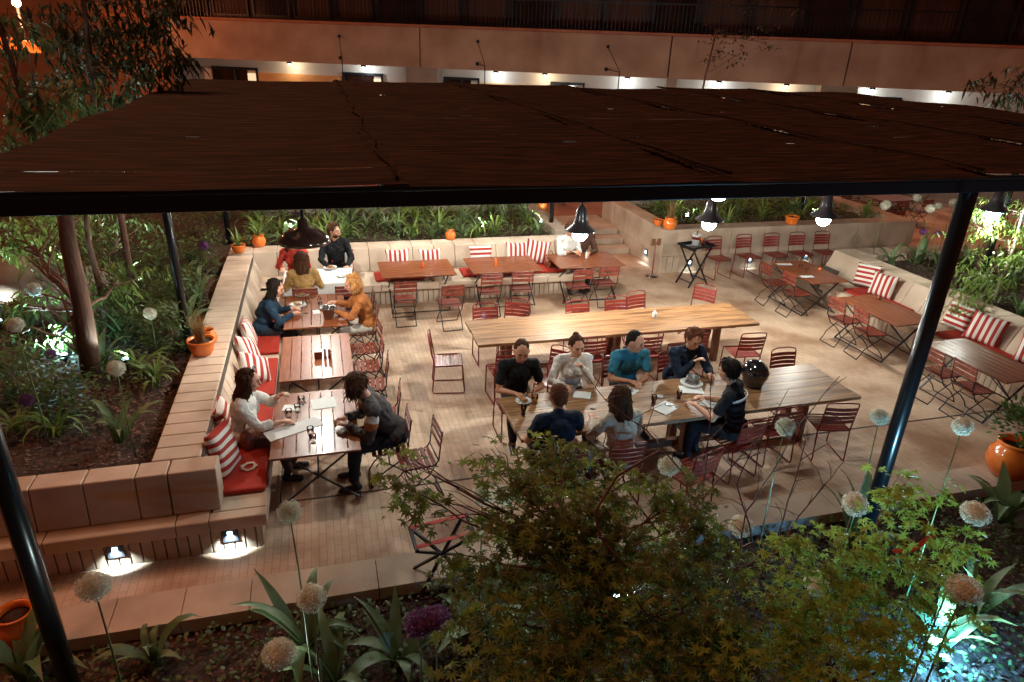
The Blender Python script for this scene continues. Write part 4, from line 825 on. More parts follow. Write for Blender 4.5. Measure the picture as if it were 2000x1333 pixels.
    for i,s in ((0,-1),(1,1)):
        h0=P+X*s*.085-u*.02; an=Vector((F_[i][0],F_[i][1],.125)); K,an=ik(h0,an,.43*k,.42*k,(s*.12,.6,.8)); legs.append((h0,K,an))
        b.cap(h0,K,.075*k,.054*k,12); b.cap(K,K.lerp(an,.4),.052*k,.05*k,10); b.cap(K.lerp(an,.4),an,.05*k,.034,10)
        b.cap(an-Vector((0,.03,.04)),an+Vector((s*.02,.11,-.045)),.033,.026,8)
    body=bake(b,'body',skin,t,.0085,2)
    # ---- face
    for s in (-1,1):
        e=MB(); e.ball(H+HM@Vector((s*.030,.0875,.010)),(.011,.006,.006),10,6,HM); e.build('eye',mat('eye_dark',(.02,.012,.01),.2),t)
        e=MB(); e.cap(H+HM@Vector((s*.018,.093,.030)),H+HM@Vector((s*.043,.084,.030)),.0045,.003,6); e.build('eyebrow',hair,t)
    e=MB(); e.cap(H+HM@Vector((-.016,.0945,-.053)),H+HM@Vector((.016,.0945,-.053)),.0048,.0048,6); e.build('lips',mat('lips',(.40,.10,.08),.4),t)
    # ---- trousers
    if trous:
        c=MB(); c.ball(P-u*.0,(.178*k,.13,.125),14,10,RM)
        for h0,K,an in legs: c.cap(h0,K,.088*k,.068*k,12); c.cap(K,an+Vector((0,0,.05)),.066*k,.05,12)
        bake(c,'trousers',trous,t,.011,2,.012,.09)
    sm=shoe or mat('shoe_dark',(.02,.018,.018),.4)
    for (h0,K,an),s in zip(legs,(-1,1)):
        c=MB(); c.cap(an-Vector((0,.04,.048)),an+Vector((s*.02,.125,-.052)),.042,.034,10); c.cap(an+Vector((0,-.01,.03)),an-Vector((0,.02,.03)),.044,.046,10); bake(c,'shoe',sm,t,.009,2)
    # ---- shirt
    c=MB(); tors(c,.014); c.ball(P+u*.03,(.19*k,.14,.11),14,10,RM); c.cap(nb-u*.03,nb+u*.02,.066,.060,12)
    for S0,E,Wp in arms:
        if sleeve=='long': c.cap(S0,E,.064*k,.056*k,12); c.cap(E,E.lerp(Wp,.93),.056*k,.038*k,12)
        elif sleeve=='three': c.cap(S0,E,.066*k,.056*k,12); c.cap(E,E.lerp(Wp,.45),.056*k,.05*k,12)
        else: c.cap(S0,S0.lerp(E,.62),.066*k,.060*k,12)
    so_=bake(c,'top',shirt,t,.0095,3,.034 if sex=='f' or sleeve=='long' else .022,.06)
    if collar:
        c=MB(); c.lathe([(.058,-.01),(.072,.0),(.068,.02),(.060,.025)],16,M=Matrix.Translation(nb+u*.03)@RM.to_4x4()); c.build('collar',collar,t)
    if vest:     # contrasting stripe or panel lying on the upper arm or back
        vest(t,S_,arms,P,u,X,Fw,k)
    # ---- hair
    h=MB(); q=lambda a_,b_,c_: H+HM@Vector((a_,b_,c_))
    if hstyle in('short','crop'):
        e_=.006 if hstyle=='crop' else .014
        h.ball(q(0,-.026,.024),(.074+e_,.082+e_,.088+e_),18,12,HM)
        if hstyle=='short':
            for _ in range(26): an_=rnd(-2.4,2.4); h.ball(q(.06*math.sin(an_)*rnd(.3,1),.045*math.cos(an_)-.01,.085+rnd(-.02,.035)),rnd(.018,.028),7,5)
        h.ball(q(0,-.06,-.03),(.066,.045,.05),12,8,HM)
    else:
        h.ball(q(0,-.024,.022),(.084,.092,.096),18,12,HM)
        if hstyle=='bun': h.ball(q(0,-.06,-.03),(.068,.05,.05),12,8,HM); h.ball(q(0,-.075,.10),(.036,.036,.032),10,8)
        if hstyle in('long','wavy','shaggy'):
            n_={'long':30,'wavy':34,'shaggy':26}[hstyle]; LL={'long':.44,'wavy':.22,'shaggy':.17}[hstyle]
            for i in range(n_):
                an_=PI*1.5+(i/(n_-1)-.5)*PI*1.18; rr=.078; p0=q(rr*math.cos(an_),rr*math.sin(an_)*1.05-.01,.03+rnd(-.02,.03)); dn=Vector((0,0,-1)); out=HM@Vector((math.cos(an_),math.sin(an_),0))
                L_=LL*rnd(.8,1.1)*(1-(.45 if hstyle=='long' else .35)*abs(i/(n_-1)-.5)*2); wv=.0 if hstyle=='long' else .016
                p1=p0+dn*L_*.35+out*.010+Vector((rnd(-wv,wv),rnd(-wv,wv),0)); lb=(-Fw*.050+out*.012) if hstyle=='long' else Vector((0,0,0)); p2=p0+dn*L_*.7+out*.004+lb-u*0+Vector((rnd(-wv,wv)*1.5,rnd(-wv,wv)*1.5,0)); p3=p0+dn*L_-out*.02+lb*1.5+Vector((rnd(-.02,.02),rnd(-.02,.02),0))
                if a>.5: p2=p2+Fw*.03; 
                h.cap(p0,p1,.021,.021,7); h.cap(p1,p2,.021,.019,7); h.cap(p2,p3,.019,.007,7)
            if hstyle=='wavy':
                for _ in range(24): h.ball(q(rnd(-.07,.07),rnd(-.09,.03),.09+rnd(-.03,.04)),rnd(.018,.03),7,5)
    ho=bake(h,'hair',hair,t,.0085,1,.012,.025)
    e=MB(); vs_=ho.data.vertices; nn=len(vs_)
    for _ in range(420 if hstyle in('long','wavy','shaggy') else 240):
        v_=vs_[random.randrange(nn)]; n_=v_.normal.copy(); d_=Vector((0,0,-1)); d_=(d_-n_*d_.dot(n_)); d_=d_.normalized() if d_.length>.1 else (HM@Vector((rnd(-1,1),rnd(-1,.6),0))).normalized()
        L_=rnd(.03,.07) if hstyle in('long','bun','crop','short') else rnd(.04,.09); p0=v_.co-n_*.004; cu=Vector((rnd(-.3,.3),rnd(-.3,.3),rnd(-.1,.1)))
        lift={'crop':.10,'bun':.08,'short':.35,'long':.16,'wavy':.5,'shaggy':.18}[hstyle]*rnd(.3,1.2)
        if hstyle in('crop','bun'): L_*=.6
        p1=p0+(d_+n_*lift+cu*.5).normalized()*L_*.5; p2=p1+(d_+n_*lift*.2+cu).normalized()*L_*.5
        e.tube([p0,p1,p2],[.0045,.0038,.001],4)
    e.build('hair_strands',hair,t)
    if beard:
        e=MB(); e.ball(q(0,.028,-.062),(.060,.060,.052),14,10,HM); bd=bake(e,'beard',hair,t,.009,1)
    if headwear: headwear(t,q,HM)
    return t
BLK=cloth('black',(.012,.012,.014)); NVY=cloth('navy',(.015,.025,.045)); WHT=cloth('white',(.74,.72,.67),1.2); CRM=cloth('cream',(.58,.50,.40),1.2); BLU=cloth('blue',(.03,.16,.24)); MUS=cloth('mustard',(.38,.22,.08)); RST=cloth('rust',(.34,.12,.035)); REDC=cloth('red',(.45,.05,.035)); DEN=cloth('denim',(.015,.035,.06)); GRY=cloth('leather_grey',(.07,.06,.06)); DKT=cloth('dark_trouser',(.018,.018,.024)); PAL=cloth('pale_trouser',(.5,.46,.40),1.2); BRN=cloth('brown',(.09,.045,.03))
HB=hairm('black',(.012,.008,.006)); HBR=hairm('brown',(.05,.020,.010)); HBL=hairm('blonde',(.42,.20,.07)); HAU=hairm('auburn',(.09,.03,.014))
def on(px,py,z): q=G(px,py,z); return q.x,q.y
# rear corner table
person('woman in a red top in the rear left corner, half hidden by the dome lamp',-.58,13.05,PI-.25,REDC,DKT,HBR,'long',sex='f',lean=12,hy=-20,hp=15,LH=(-.14,.36,.80),RH=(.16,.36,.80))
person('bearded man in a black sweater sitting on the rear bench by the corner',.17,13.12,PI+.05,BLK,DKT,HBR,'short',lean=2,hy=-50,hp=4,LH=(-.18,.34,.78),RH=(.18,.34,.78),beard=True,seat=.52)
person('long haired woman in a mustard jacket, back to the camera at the corner table',-.42,11.62,.05,MUS,DKT,HBR,'long',sex='f',lean=8,hy=0,hp=8,LH=(-.17,.34,.80),RH=(.17,.34,.80),seat=.47)
person('dark haired woman in a denim jacket eating on the left bench',-1.02,10.42,-PI/2,DEN,DKT,HB,'long',sex='f',lean=20,hy=10,hp=22,LH=(-.12,.42,.84),RH=(.10,.44,.82))
def hairlift(*a): pass
person('curly blonde woman in a rust orange jacket and white skirt serving herself',.52,10.32,PI/2,RST,PAL,HBL,'wavy',sex='f',lean=14,hy=-8,hp=16,LH=(-.12,.44,.86),RH=(.15,.44,.92),seat=.47)
def shades(t,q,HM):
    e=MB(); e.cap(q(-.03,.03,.118),q(.03,.03,.118),.012,.012,6); e.ball(q(-.035,.035,.118),(.026,.018,.012),10,6,HM); e.ball(q(.035,.035,.118),(.026,.018,.012),10,6,HM); e.build('sunglasses',BLACK,t)
person('dark long haired woman in a white jacket with sunglasses on her head',-1.04,7.22,-PI/2-.12,WHT,BRN,HBR,'long',sex='f',lean=8,hy=-6,hp=12,LH=(-.05,.40,1.04),RH=(.14,.44,.80),sleeve='three',headwear=shades)
def band(t,S_,arms,P,u,X,Fw,k):
    for nm,c_,o_ in (('sleeve_stripe',WHT,.30),('sleeve_band',RST,.42)):
        S0,E,_=arms[1]; p0=S0.lerp(E,o_); d=(E-S0).normalized(); e=MB(); e.cap(p0,p0+d*.035,.069,.068,14); e.build(nm,c_,t)
        S0,E,_=arms[0]; p0=S0.lerp(E,o_); d=(E-S0).normalized(); e=MB(); e.cap(p0,p0+d*.035,.069,.068,14); e.build(nm,c_,t)
person('shaggy haired man in a dark leather jacket hunched over the nearest left table',.58,6.88,PI/2+.08,GRY,DKT,HBR,'shaggy',lean=32,hy=15,hp=32,LH=(-.08,.50,.82),RH=(.12,.50,.82),big=1.16,vest=band,seat=.48)
def phone(t,S_,arms,P,u,X,Fw,k): pass
person('woman with tied dark hair and a white top looking at her phone',4.92,13.12,PI+.15,WHT,PAL,HBR,'bun',sex='f',lean=6,hy=5,hp=28,LH=(-.07,.32,.86),RH=(.07,.32,.86),sleeve='three')
f=MB(); f.box((0,0,0),(.075,.15,.009)); tag(f.build('smartphone',BLACK,loc=(4.90,12.72,.87),bevel=.002),'dark smartphone held by the woman in white on the rear bench','phone')
person('person in a brown top on the end of the rear bench behind the bell lamp',5.28,13.25,PI-.2,BRN,DKT,HB,'crop',lean=12,hy=20,hp=10,LH=(-.14,.34,.80),RH=(.14,.34,.80),skin=SKINT)
# far side of the front table
person('man in a black t-shirt with cropped hair at the left end of the front table',2.26,7.56,PI-.05,BLK,DKT,HBR,'crop',lean=18,hy=5,hp=16,LH=(-.12,.40,.80),RH=(.10,.42,.80),sleeve='short',skin=SKINT,sc=1)
person('woman in a white blouse with tied back hair, hand at her chin',3.02,7.58,PI-.05,WHT,DKT,HBR,'bun',sex='f',lean=14,hy=-4,hp=8,LH=(-.04,.30,1.02),RH=(.20,.36,.80))
person('man in a blue polo shirt leaning on folded forearms',3.80,7.56,PI-.02,BLU,DKT,HB,'crop',lean=18,hy=-35,hp=12,LH=(-.02,.44,.80),RH=(.10,.38,.80),sleeve='short',skin=SKINT,collar=BLU)
person('man in dark navy with brown hair raising a fork to his mouth',4.62,7.58,PI+.05,NVY,DKT,HAU,'short',lean=22,hy=4,hp=22,LH=(-.20,.46,.82),RH=(.04,.40,1.0),skin=SKINT)
q=Vector((4.50,7.10,1.04)); f=MB(); f.bar((0,0,0),(.06,.02,.05),.008,.003); f.bar((.06,.02,.05),(.09,.03,.075),.02,.003); tag(f.build('fork',CHROME,loc=q),'fork held up by the man eating at the front table','fork')
# near side
person('man with auburn hair in a navy shirt, back to the camera',2.30,5.98,-.05,NVY,DKT,HAU,'crop',lean=10,hy=-6,hp=10,LH=(-.18,.36,.80),RH=(.16,.36,.98),sleeve='short',skin=SKINT)
person('woman with very long dark hair in a cream blouse, back to the camera',3.02,5.92,.10,CRM,PAL,HBR,'long',sex='f',lean=10,hy=4,hp=6,LH=(-.18,.36,.86),RH=(.18,.36,.82))
def backline(t,S_,arms,P,u,X,Fw,k):
    e=MB(); pts=[P+u*.40*k+X*(.20*math.sin(a_))-Fw*(.146*math.cos(a_)) for a_ in [(-1.25+i*.2) for i in range(13)]]
    for p0,p1 in zip(pts,pts[1:]): e.bar(p0,p1,.012,.022,u)
    e.build('shirt_stripe',WHT,t)
person('young man in a black t-shirt with a white stripe across the back, side on',4.62,6.18,.75,BLK,DKT,HB,'short',lean=12,hy=12,hp=14,LH=(-.20,.42,.84),RH=(.10,.40,.82),sleeve='short',vest=backline)
random.seed(23)
# ================================================================ PLANTS
def K(px,py,k): return Vector((0,0,CAMH))+(CF+CR*((px-1000)/FPX)+CD*((py-666.5)/FPX))*k
def kz(px,py,z): v=CF+CR*((px-1000)/FPX)+CD*((py-666.5)/FPX); return (z-CAMH)/v.z
def star(mb,p,n,s,lobes=7):          # palmate maple leaf
    n=n.normalized(); u=n.orthogonal().normalized(); a0=rnd(0,6.28); w=n.cross(u); vs=[p]; L_=[.55,.8,.95,1.05,.95,.8,.55] if lobes==7 else [.7,.95,1.05,.95,.7]
    for i in range(lobes):
        a=a0+(i-(lobes-1)/2)*(.80 if lobes==7 else 1.0)*.85
        for da,r in ((-.30,.36),(0,L_[i])):
            aa=a+da; q=p+(u*math.cos(aa)+w*math.sin(aa))*s*r
            if da==0: q-=n*s*.18
            vs.append(q)
    aa=a+.3; vs.append(p+(u*math.cos(aa)+w*math.sin(aa))*s*.36)
    fs=[(0,i,i+1) for i in range(1,len(vs)-1)]
    mb.add(vs,fs)
def lump(mb,c,r,n,s,kind='maple',up=.9):
    # leaves gathered in small sprays, so gaps stay open between them
    ns=max(1,int(n*(.56 if kind=='maple' else 1))//9)
    for _ in range(ns):
        d=Vector((rnd(-1,1),rnd(-1,1),rnd(-1,1)))
        while d.length>1.12 or d.length<.25: d=Vector((rnd(-1,1),rnd(-1,1),rnd(-1,1)))
        sc=Vector((c.x+d.x*r[0],c.y+d.y*r[1],c.z+d.z*r[2])); ax=Vector((rnd(-1,1),rnd(-1,1),rnd(-.3,.15))).normalized()
        for j in range(9):
            p=sc+ax*(j-4)*s*(.75 if kind=='maple' else .6)+Vector((rnd(-1,1),rnd(-1,1),rnd(-.35,.35)))*s*.9-Vector((0,0,.02))*abs(j-4)
            if kind=='maple': star(mb,p,Vector((rnd(-.7,.7),rnd(-.7,.7),up)),s*rnd(.55,1.45))
            elif kind=='small': leaf(mb,p,Vector((rnd(-1,1),rnd(-1,1),rnd(-.6,.5))),s*rnd(.8,1.3),s*.22,.2)
            else: leaf(mb,p,Vector((rnd(-1,1),rnd(-1,1),rnd(-1.1,.0))),s*rnd(1.3,2.2),s*.24,.35)
def curve(a,b,bend,n=7):
    a=Vector(a); b=Vector(b); o=Vector(bend); return [a.lerp(b,i/n)+o*math.sin(PI*i/n)+Vector((rnd(-1,1),rnd(-1,1),rnd(-1,1)))*(b-a).length*.018 for i in range(n+1)]
def taper(a,b,n): return [a+(b-a)*i/(n-1) for i in range(n)]
def tree(name,label,cat,base,trunk,lumps,leafm,barkm,kind,s,tr=.05,group=None,limbs=True,top=None):
    """lumps: (centre, radii, count)"""
    t=thing(name,label,cat,base,0,group); B=Vector(base)
    f=MB(); tp=[Vector(q_)-B for q_ in trunk]; f.tube(tp,taper(tr,tr*.55,len(tp)),10); f.build('trunk',barkm,t)
    if limbs:
        for c,r,n in lumps:
            st=min(tp[1:],key=lambda q_:(q_-(c-B)).length+ .6*max(0,q_.z-(c-B).z)); f=MB(); pts=curve(st,c-B,(rnd(-.12,.12),rnd(-.12,.12),rnd(-.1,.05))); f.tube(pts,taper(tr*(.38 if kind=='maple' else .2),tr*.07,len(pts)),6)
            for _ in range(4): i=random.randint(3,6); e=(c-B)+Vector((rnd(-1,1)*r[0],rnd(-1,1)*r[1],rnd(-1,1)*r[2]))*.85; q2=curve(pts[i],e,(rnd(-.05,.05),rnd(-.05,.05),0),5); f.tube(q2,taper(tr*.14,tr*.04,len(q2)),4)
            f.build('branch',barkm,t)
    f=MB()
    for c,r,n in lumps: lump(f,c-B,r,n,s,kind)
    f.build('crown',leafm,t); return t
def LP_(l,yr=1.0):
    out=[]
    for px,py,rx,ry,k,n in l:
        c=K(px,py,k); a=rx*k/FPX; b=ry*k/FPX; out.append((c,(a,max(.10,min(a,b)*yr),b),n))
    return out
# ---- the two foreground maples
b1=K(1230,1250,3.9); b1=Vector((b1.x,b1.y-.1,-.14))
m1=LP_([(1150,960,170,70,3.95,520),(1060,1030,140,80,3.8,560),(1250,1050,170,90,3.9,640),(1080,1130,150,90,3.7,620),(1240,1180,190,100,3.7,820),(1390,1160,110,100,3.8,480),(980,1210,110,60,3.6,170),(1190,1290,260,60,3.5,700),(775,930,52,32,3.9,75),(845,980,42,26,3.8,60),(955,880,40,22,4.1,45),(800,890,30,18,3.9,30),(1085,880,55,35,4.1,150),(915,1090,45,38,3.8,95),(1000,930,50,40,3.9,110),(1330,980,90,40,3.9,150),(1400,1280,90,50,3.6,280),(1010,1290,120,40,3.4,200)],1.3)
tr1=[b1,b1+Vector((.05,.03,.5)),b1+Vector((-.04,.08,1.0)),b1+Vector((.02,.12,1.45)),b1+Vector((-.10,.15,1.9)),b1+Vector((-.14,.2,2.3))]
mp1=tree('japanese_maple','large dark green and rusty maple spreading over the middle foreground','maple tree',tuple(b1),tr1,m1,MAPLER,TWIG,'maple',.047,.035)
f=MB()
for c,r,n in m1: lump(f,c-b1,(r[0]*.9,r[1],r[2]*.9),int(n*.55),.050,'maple')
f.build('green_foliage',MAPLE,mp1)
f=MB()
for pl in ([(1290,880),(1205,930),(1162,1000),(1172,1050),(1225,1110)],[(1230,1155),(1262,1200),(1300,1212),(1335,1195),(1325,1172)]):
    pts=[K(a,b,3.55)-b1 for a,b in pl]; sm=[]; 
    for i in range(len(pts)-1):
        for j in range(4): sm.append(pts[i].lerp(pts[i+1],j/4))
    f.tube(sm+[pts[-1]],.0065,6)
f.build('curved_branch',TWIG,mp1)
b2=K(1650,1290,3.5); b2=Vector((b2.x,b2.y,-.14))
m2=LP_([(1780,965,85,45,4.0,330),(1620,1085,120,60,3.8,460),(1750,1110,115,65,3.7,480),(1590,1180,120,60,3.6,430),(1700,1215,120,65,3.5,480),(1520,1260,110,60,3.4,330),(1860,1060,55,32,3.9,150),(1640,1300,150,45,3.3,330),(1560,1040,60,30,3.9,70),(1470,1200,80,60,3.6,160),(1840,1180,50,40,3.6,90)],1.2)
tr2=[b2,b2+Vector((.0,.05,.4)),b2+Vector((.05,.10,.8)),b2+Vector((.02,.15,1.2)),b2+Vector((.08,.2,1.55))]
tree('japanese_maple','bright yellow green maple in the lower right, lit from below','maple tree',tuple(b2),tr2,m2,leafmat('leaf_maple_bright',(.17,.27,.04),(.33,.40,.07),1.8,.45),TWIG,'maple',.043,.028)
# bare twiggy shrub in front of the near table
b3=Vector((K(1440,1100,4.3).x,4.35,-.14)); t=thing('bare_shrub','leafless reddish twigs rising in front of the front table','shrub',tuple(b3)); 
for pl,k in (([(1440,1110),(1455,1000),(1510,920),(1560,830),(1640,735)],4.3),([(1380,1090),(1372,960),(1385,860),(1392,720)],4.4),([(1360,1050),(1340,930),(1260,840),(1180,780),(1130,715)],4.5),([(1500,1100),(1540,980),(1575,860),(1545,800)],4.3),([(1300,1060),(1230,960),(1190,880),(1150,860)],4.2),([(1470,1060),(1440,950),(1470,870),(1540,760)],4.5),([(1520,1080),(1560,1010),(1610,950),(1650,900)],4.3),([(1340,1020),(1400,940),(1440,900),(1500,880)],4.4)):
    pts=[b3+Vector((rnd(-.05,.05),rnd(-.05,.05),0))]+[K(a,b,k) for a,b in pl]; pts=[p_-b3 for p_ in pts]; sm=[]
    for i in range(len(pts)-1):
        for j in range(3): sm.append(pts[i].lerp(pts[i+1],j/3)+Vector((rnd(-1,1),rnd(-1,1),rnd(-1,1)))*.008)
    sm.append(pts[-1]); f=MB(); f.tube(sm,taper(.008,.0022,len(sm)),5)
    for i in range(5,len(sm)-1):
        if random.random()<.75: d=Vector((rnd(-1,1),rnd(-.4,.4),rnd(.2,1))).normalized()*rnd(.08,.26); f.tube([sm[i],sm[i]+d*.5+Vector((.01,0,.01)),sm[i]+d],[.0032,.0025,.0015],4)
    f.build('twig',TWIG,t)
# ---- alliums
def allium_head(mb,c,r,n=230,tilt=None):
    for i in range(n):
        ph=math.acos(1-2*(i+.5)/n); th=PI*(1+5**.5)*i; d=Vector((math.sin(ph)*math.cos(th),math.sin(ph)*math.sin(th),math.cos(ph)))
        rr=r*rnd(.78,1.06); p=c+d*rr; u=d.orthogonal().normalized(); w=d.cross(u); a0=rnd(0,2); s=r*.2
        mb.bar(c+d*r*.1,p,.0012,.0012)
        vs=[p-d*.004]
        for j in range(10): a=a0+j*PI/5; q=s if j%2==0 else s*.35; vs.append(p+(u*math.cos(a)+w*math.sin(a))*q+d*(.006 if j%2==0 else 0))
        mb.add(vs,[(0,j,j%10+1) for j in range(1,11)])
AH={}
for key,m_ in (('w',ALLW),('p',leafmat('allium_purple',(.13,.035,.14),(.22,.07,.24),20,.25,.6))):
    mb=MB(); allium_head(mb,Vector((0,0,0)),.08); mb.ball((0,0,0),.052,10,7); AH[key]=mb.mesh('flower_head',m_)
    mb=MB(); mb.ball((0,0,0),.012,8,6); AH[key+'c']=mb
def allium(px,py,r,label,soil,col='w',grp='round allium heads',k=None,lean=0):
    k=k or .08*FPX/r; c=K(px,py,k); rad=r*k/FPX; t=thing('allium',label,'flower',(c.x+lean,c.y,soil),0,grp); h=bpy.data.objects.new('flower_head',AH[col]); C.objects.link(h); h.parent=t; h.location=(-lean,0,c.z-soil); h.scale=(rad/.08*rnd(.92,1.06),rad/.08*rnd(.92,1.06),rad/.08*rnd(.84,1.0)); h.rotation_euler=(rnd(-.2,.2),rnd(-.2,.2),rnd(0,6))
    f=MB(); H_=c.z-soil; f.tube([(0,0,-.03),(lean*-.1+rnd(-.01,.01),0,H_*.4),(lean*-.5,rnd(-.01,.01),H_*.75),(-lean,0,H_-.02)],[.0085,.008,.0065,.005],6); f.build('stem',STEMG,t)
FS=-.14
for px,py,r,w,ln in ((183,1145,31,'nearest the lower left corner, before the step lights',0),(545,1277,31,'lowest, before the kerb at the bottom left',.0),(608,1168,29,'just right of and above the lowest one',0),(565,1000,23,'floating before the nearest left table leg',.03),(942,968,20,'left of the close pair above the strap stool',0),(982,968,19,'right of the close pair above the strap stool',0),(1307,910,21,'bright one in front of the front table, among twigs',0),(1534,834,18,'in front of the tucked chair at the front table',0),(1718,815,17,'left of the thick right post',.05),(1880,833,19,'right of the thick right post, above the floor',.04),(1670,985,23,'dull one at the foot of the thick right post',0),(1447,1028,22,'bluish white, half covered by twigs',0),(1905,1003,25,'near the kerb below the big orange jar',0),(1883,1152,30,'lit from below at the lower right',0),(1597,1140,25,'buried among the bright maple leaves',0)):
    allium(px,py,r,'white allium head '+w,FS,'w','white alliums in the front bed',lean=ln)
for px,py,r,w in ((820,1218,30,'left of the pair by the kerb'),(852,1208,27,'right of the pair by the kerb')): allium(px,py,r,'purple allium head, '+w,FS,'p','purple alliums in the front bed',k=4.6)
for px,py,r,w in ((227,720,16,'above the iris clump in the left bed'),(293,613,12,'between the second trunk and the iron post'),(30,635,16,'at the left edge of the picture'),(66,566,13,'before the grey boulder')): allium(px,py,r,'white allium head '+w,.72,'w','white alliums in the left bed')
for px,py,r,w in ((98,692,11,'beside the glowing uplight'),(52,782,13,'low in the dark left bed'),(398,480,9,'near the rear left corner of the bench wall')): allium(px,py,r,'purple allium '+w,.72,'p','purple alliums in the left bed',k={98:8.2,52:7.2,398:12.2}[px])
for px,py,r,w in ((1730,401,9,'alone at the left of the group'),(1792,386,8,'highest of the group'),(1817,408,9,'in the middle, left of a smaller one'),(1833,403,7,'small, in the middle'),(1862,396,8,'next to the thick post'),(1912,417,8,'between the two posts')): allium(px,py,r,'white allium over the far terrace, '+w,.74,'w','white alliums in the right bed',k=kz(px,py,1.95))
for px,py,r,w in ((1803,453,7,'left one'),(1832,456,6,'right one')): allium(px,py,r,'small purple allium in the right bed, '+w,.74,'p','purple alliums in the right bed',k=kz(px,py,1.5))
for px,py,w in ((580,415,'by the dome lamp'),(640,408,'left of the middle of the bed'),(705,420,'in the middle of the bed'),(868,396,'above the small orange jar')): allium(px,py,6,'tiny purple allium in the rear bed '+w,.74,'p','purple alliums in the rear bed',k=K(px,py,1) and 16.3)
# ---- strappy clumps
PROT={}
def proto(key,m,n,L,w,droop):
    f=MB(); clump(f,Vector((0,0,0)),n,L,w,droop); PROT[key]=f.mesh('strap_leaves',m)
for i in range(3): proto('a%d'%i,IRISG,14,.55,.045,1.0); proto('b%d'%i,LGREEN,18,.55,.032,1.3); proto('c%d'%i,IRISG,9,.62,.085,.9)
def clumpat(x,y,z,key,s,label,grp,name='iris_clump'):
    o=bpy.data.objects.new(name,PROT[key+str(random.randint(0,2))]); C.objects.link(o); o.location=(x,y,z); o.rotation_euler=(rnd(-.1,.1),rnd(-.1,.1),rnd(0,6)); o.scale=(s*rnd(.85,1.15),s*rnd(.85,1.15),s*rnd(.9,1.2)); tag(o,label,'plant',grp)
def spread(n,x0,x1,y0,y1,z,keys,s,label,grp,avoid=(),mind=.26):
    pts=[]; tries=0
    while len(pts)<n and tries<4000:
        tries+=1; x,y=rnd(x0,x1),rnd(y0,y1)
        if all((x-a)**2+(y-b)**2>mind*mind for a,b in pts) and all((x-a)**2+(y-b)**2>.5**2 for a,b in avoid): pts.append((x,y)); clumpat(x,y,z,random.choice(keys),s*rnd(.8,1.2),label,grp)
spread(52,-1.5,5.0,14.35,17.0,.74,'aab',1.22,'clump of arching green strap leaves in the bed behind the rear bench','iris clumps behind the rear bench',mind=.30)
spread(30,8.05,13.8,14.25,16.6,.85,'ab',1.2,'clump of arching strap leaves in the raised planter','iris clumps in the raised planter',mind=.38)
spread(60,-6.5,-2.0,7.0,13.8,.73,'abc',1.05,'strappy iris clump in the shady bed left of the bench wall','iris clumps in the left bed',avoid=[(-3.55,9.65),(-3.5,9.2)],mind=.38)
spread(20,11.4,15.5,5.5,11.3,.75,'abc',1.0,'strappy clump in the bed behind the right bench','iris clumps in the right bed',mind=.45)
for px,py,s,w,k in ((232,865,1.0,'broad leaved, near the corner of the left bed','c'),(300,745,.8,'broad leaved, by the iron post in the left bed','c')):
    q=G(px,py,.73); clumpat(q.x,q.y,.73,k,s,'iris clump '+w,'broad iris clumps in the left bed')
for px,py,s,w in ((600,1270,1.5,'behind the lowest allium'),(930,1245,1.4,'beside the purple alliums'),(655,1345,1.1,'at the bottom edge of the picture'),(1660,1060,1.4,'at the foot of the thick right post'),(1830,1262,1.2,'pale, right over the dazzling uplight'),(1960,1020,1.4,'by the kerb at the right edge'),(60,1330,1.3,'at the lower left corner'),(300,1300,1.0,'left of the lowest allium'),(780,1290,1.2,'under the purple alliums'),(1900,1200,1.3,'by the lit allium at the lower right')):
    q=G(px,py,-.12); q.y=min(q.y,4.9); clumpat(q.x,q.y,-.13,'c',s,'broad iris clump '+w,'broad iris clumps in the front bed')
q=G(1728,508,.76); clumpat(11.45,11.1,.76,'c',1.1,'broad iris clump at the corner of the right bench wall','iris clumps in the right bed'); clumpat(12.2,11.2,.76,'c',1.2,'broad iris clump one step in from the corner of the right bench wall','iris clumps in the right bed')
# low ground cover
def cover(label,x0,x1,y0,y1,z,n,s,m,h=.12):
    f=MB()
    for _ in range(n):
        p=Vector((rnd(x0,x1),rnd(y0,y1),z+rnd(0,h))); leaf(f,p,Vector((rnd(-1,1),rnd(-1,1),rnd(0,.8))),s*rnd(.6,1.3),s*.3,.2)
    tag(f.build('ground_cover',m),label,'ground cover',kind='stuff')
cover('low dark ground cover under the irises behind the rear bench',-1.7,5.0,14.3,17.1,.74,5200,.07,DGREEN,.22)
cover('low leafy ground cover in the raised planter',7.9,13.9,14.1,16.7,.84,3800,.07,DGREEN,.28)
cover('patchy ground cover in the left bed',-7,-2.3,7.2,14.0,.74,6500,.07,DGREEN,.2)
cover('low ground cover in the right bed',11.6,17,4.5,11.3,.75,4200,.07,DGREEN,.2)
cover('sparse ground cover in the front bed',-3,7.5,2.2,5.0,-.13,6000,.065,DGREEN,.16)
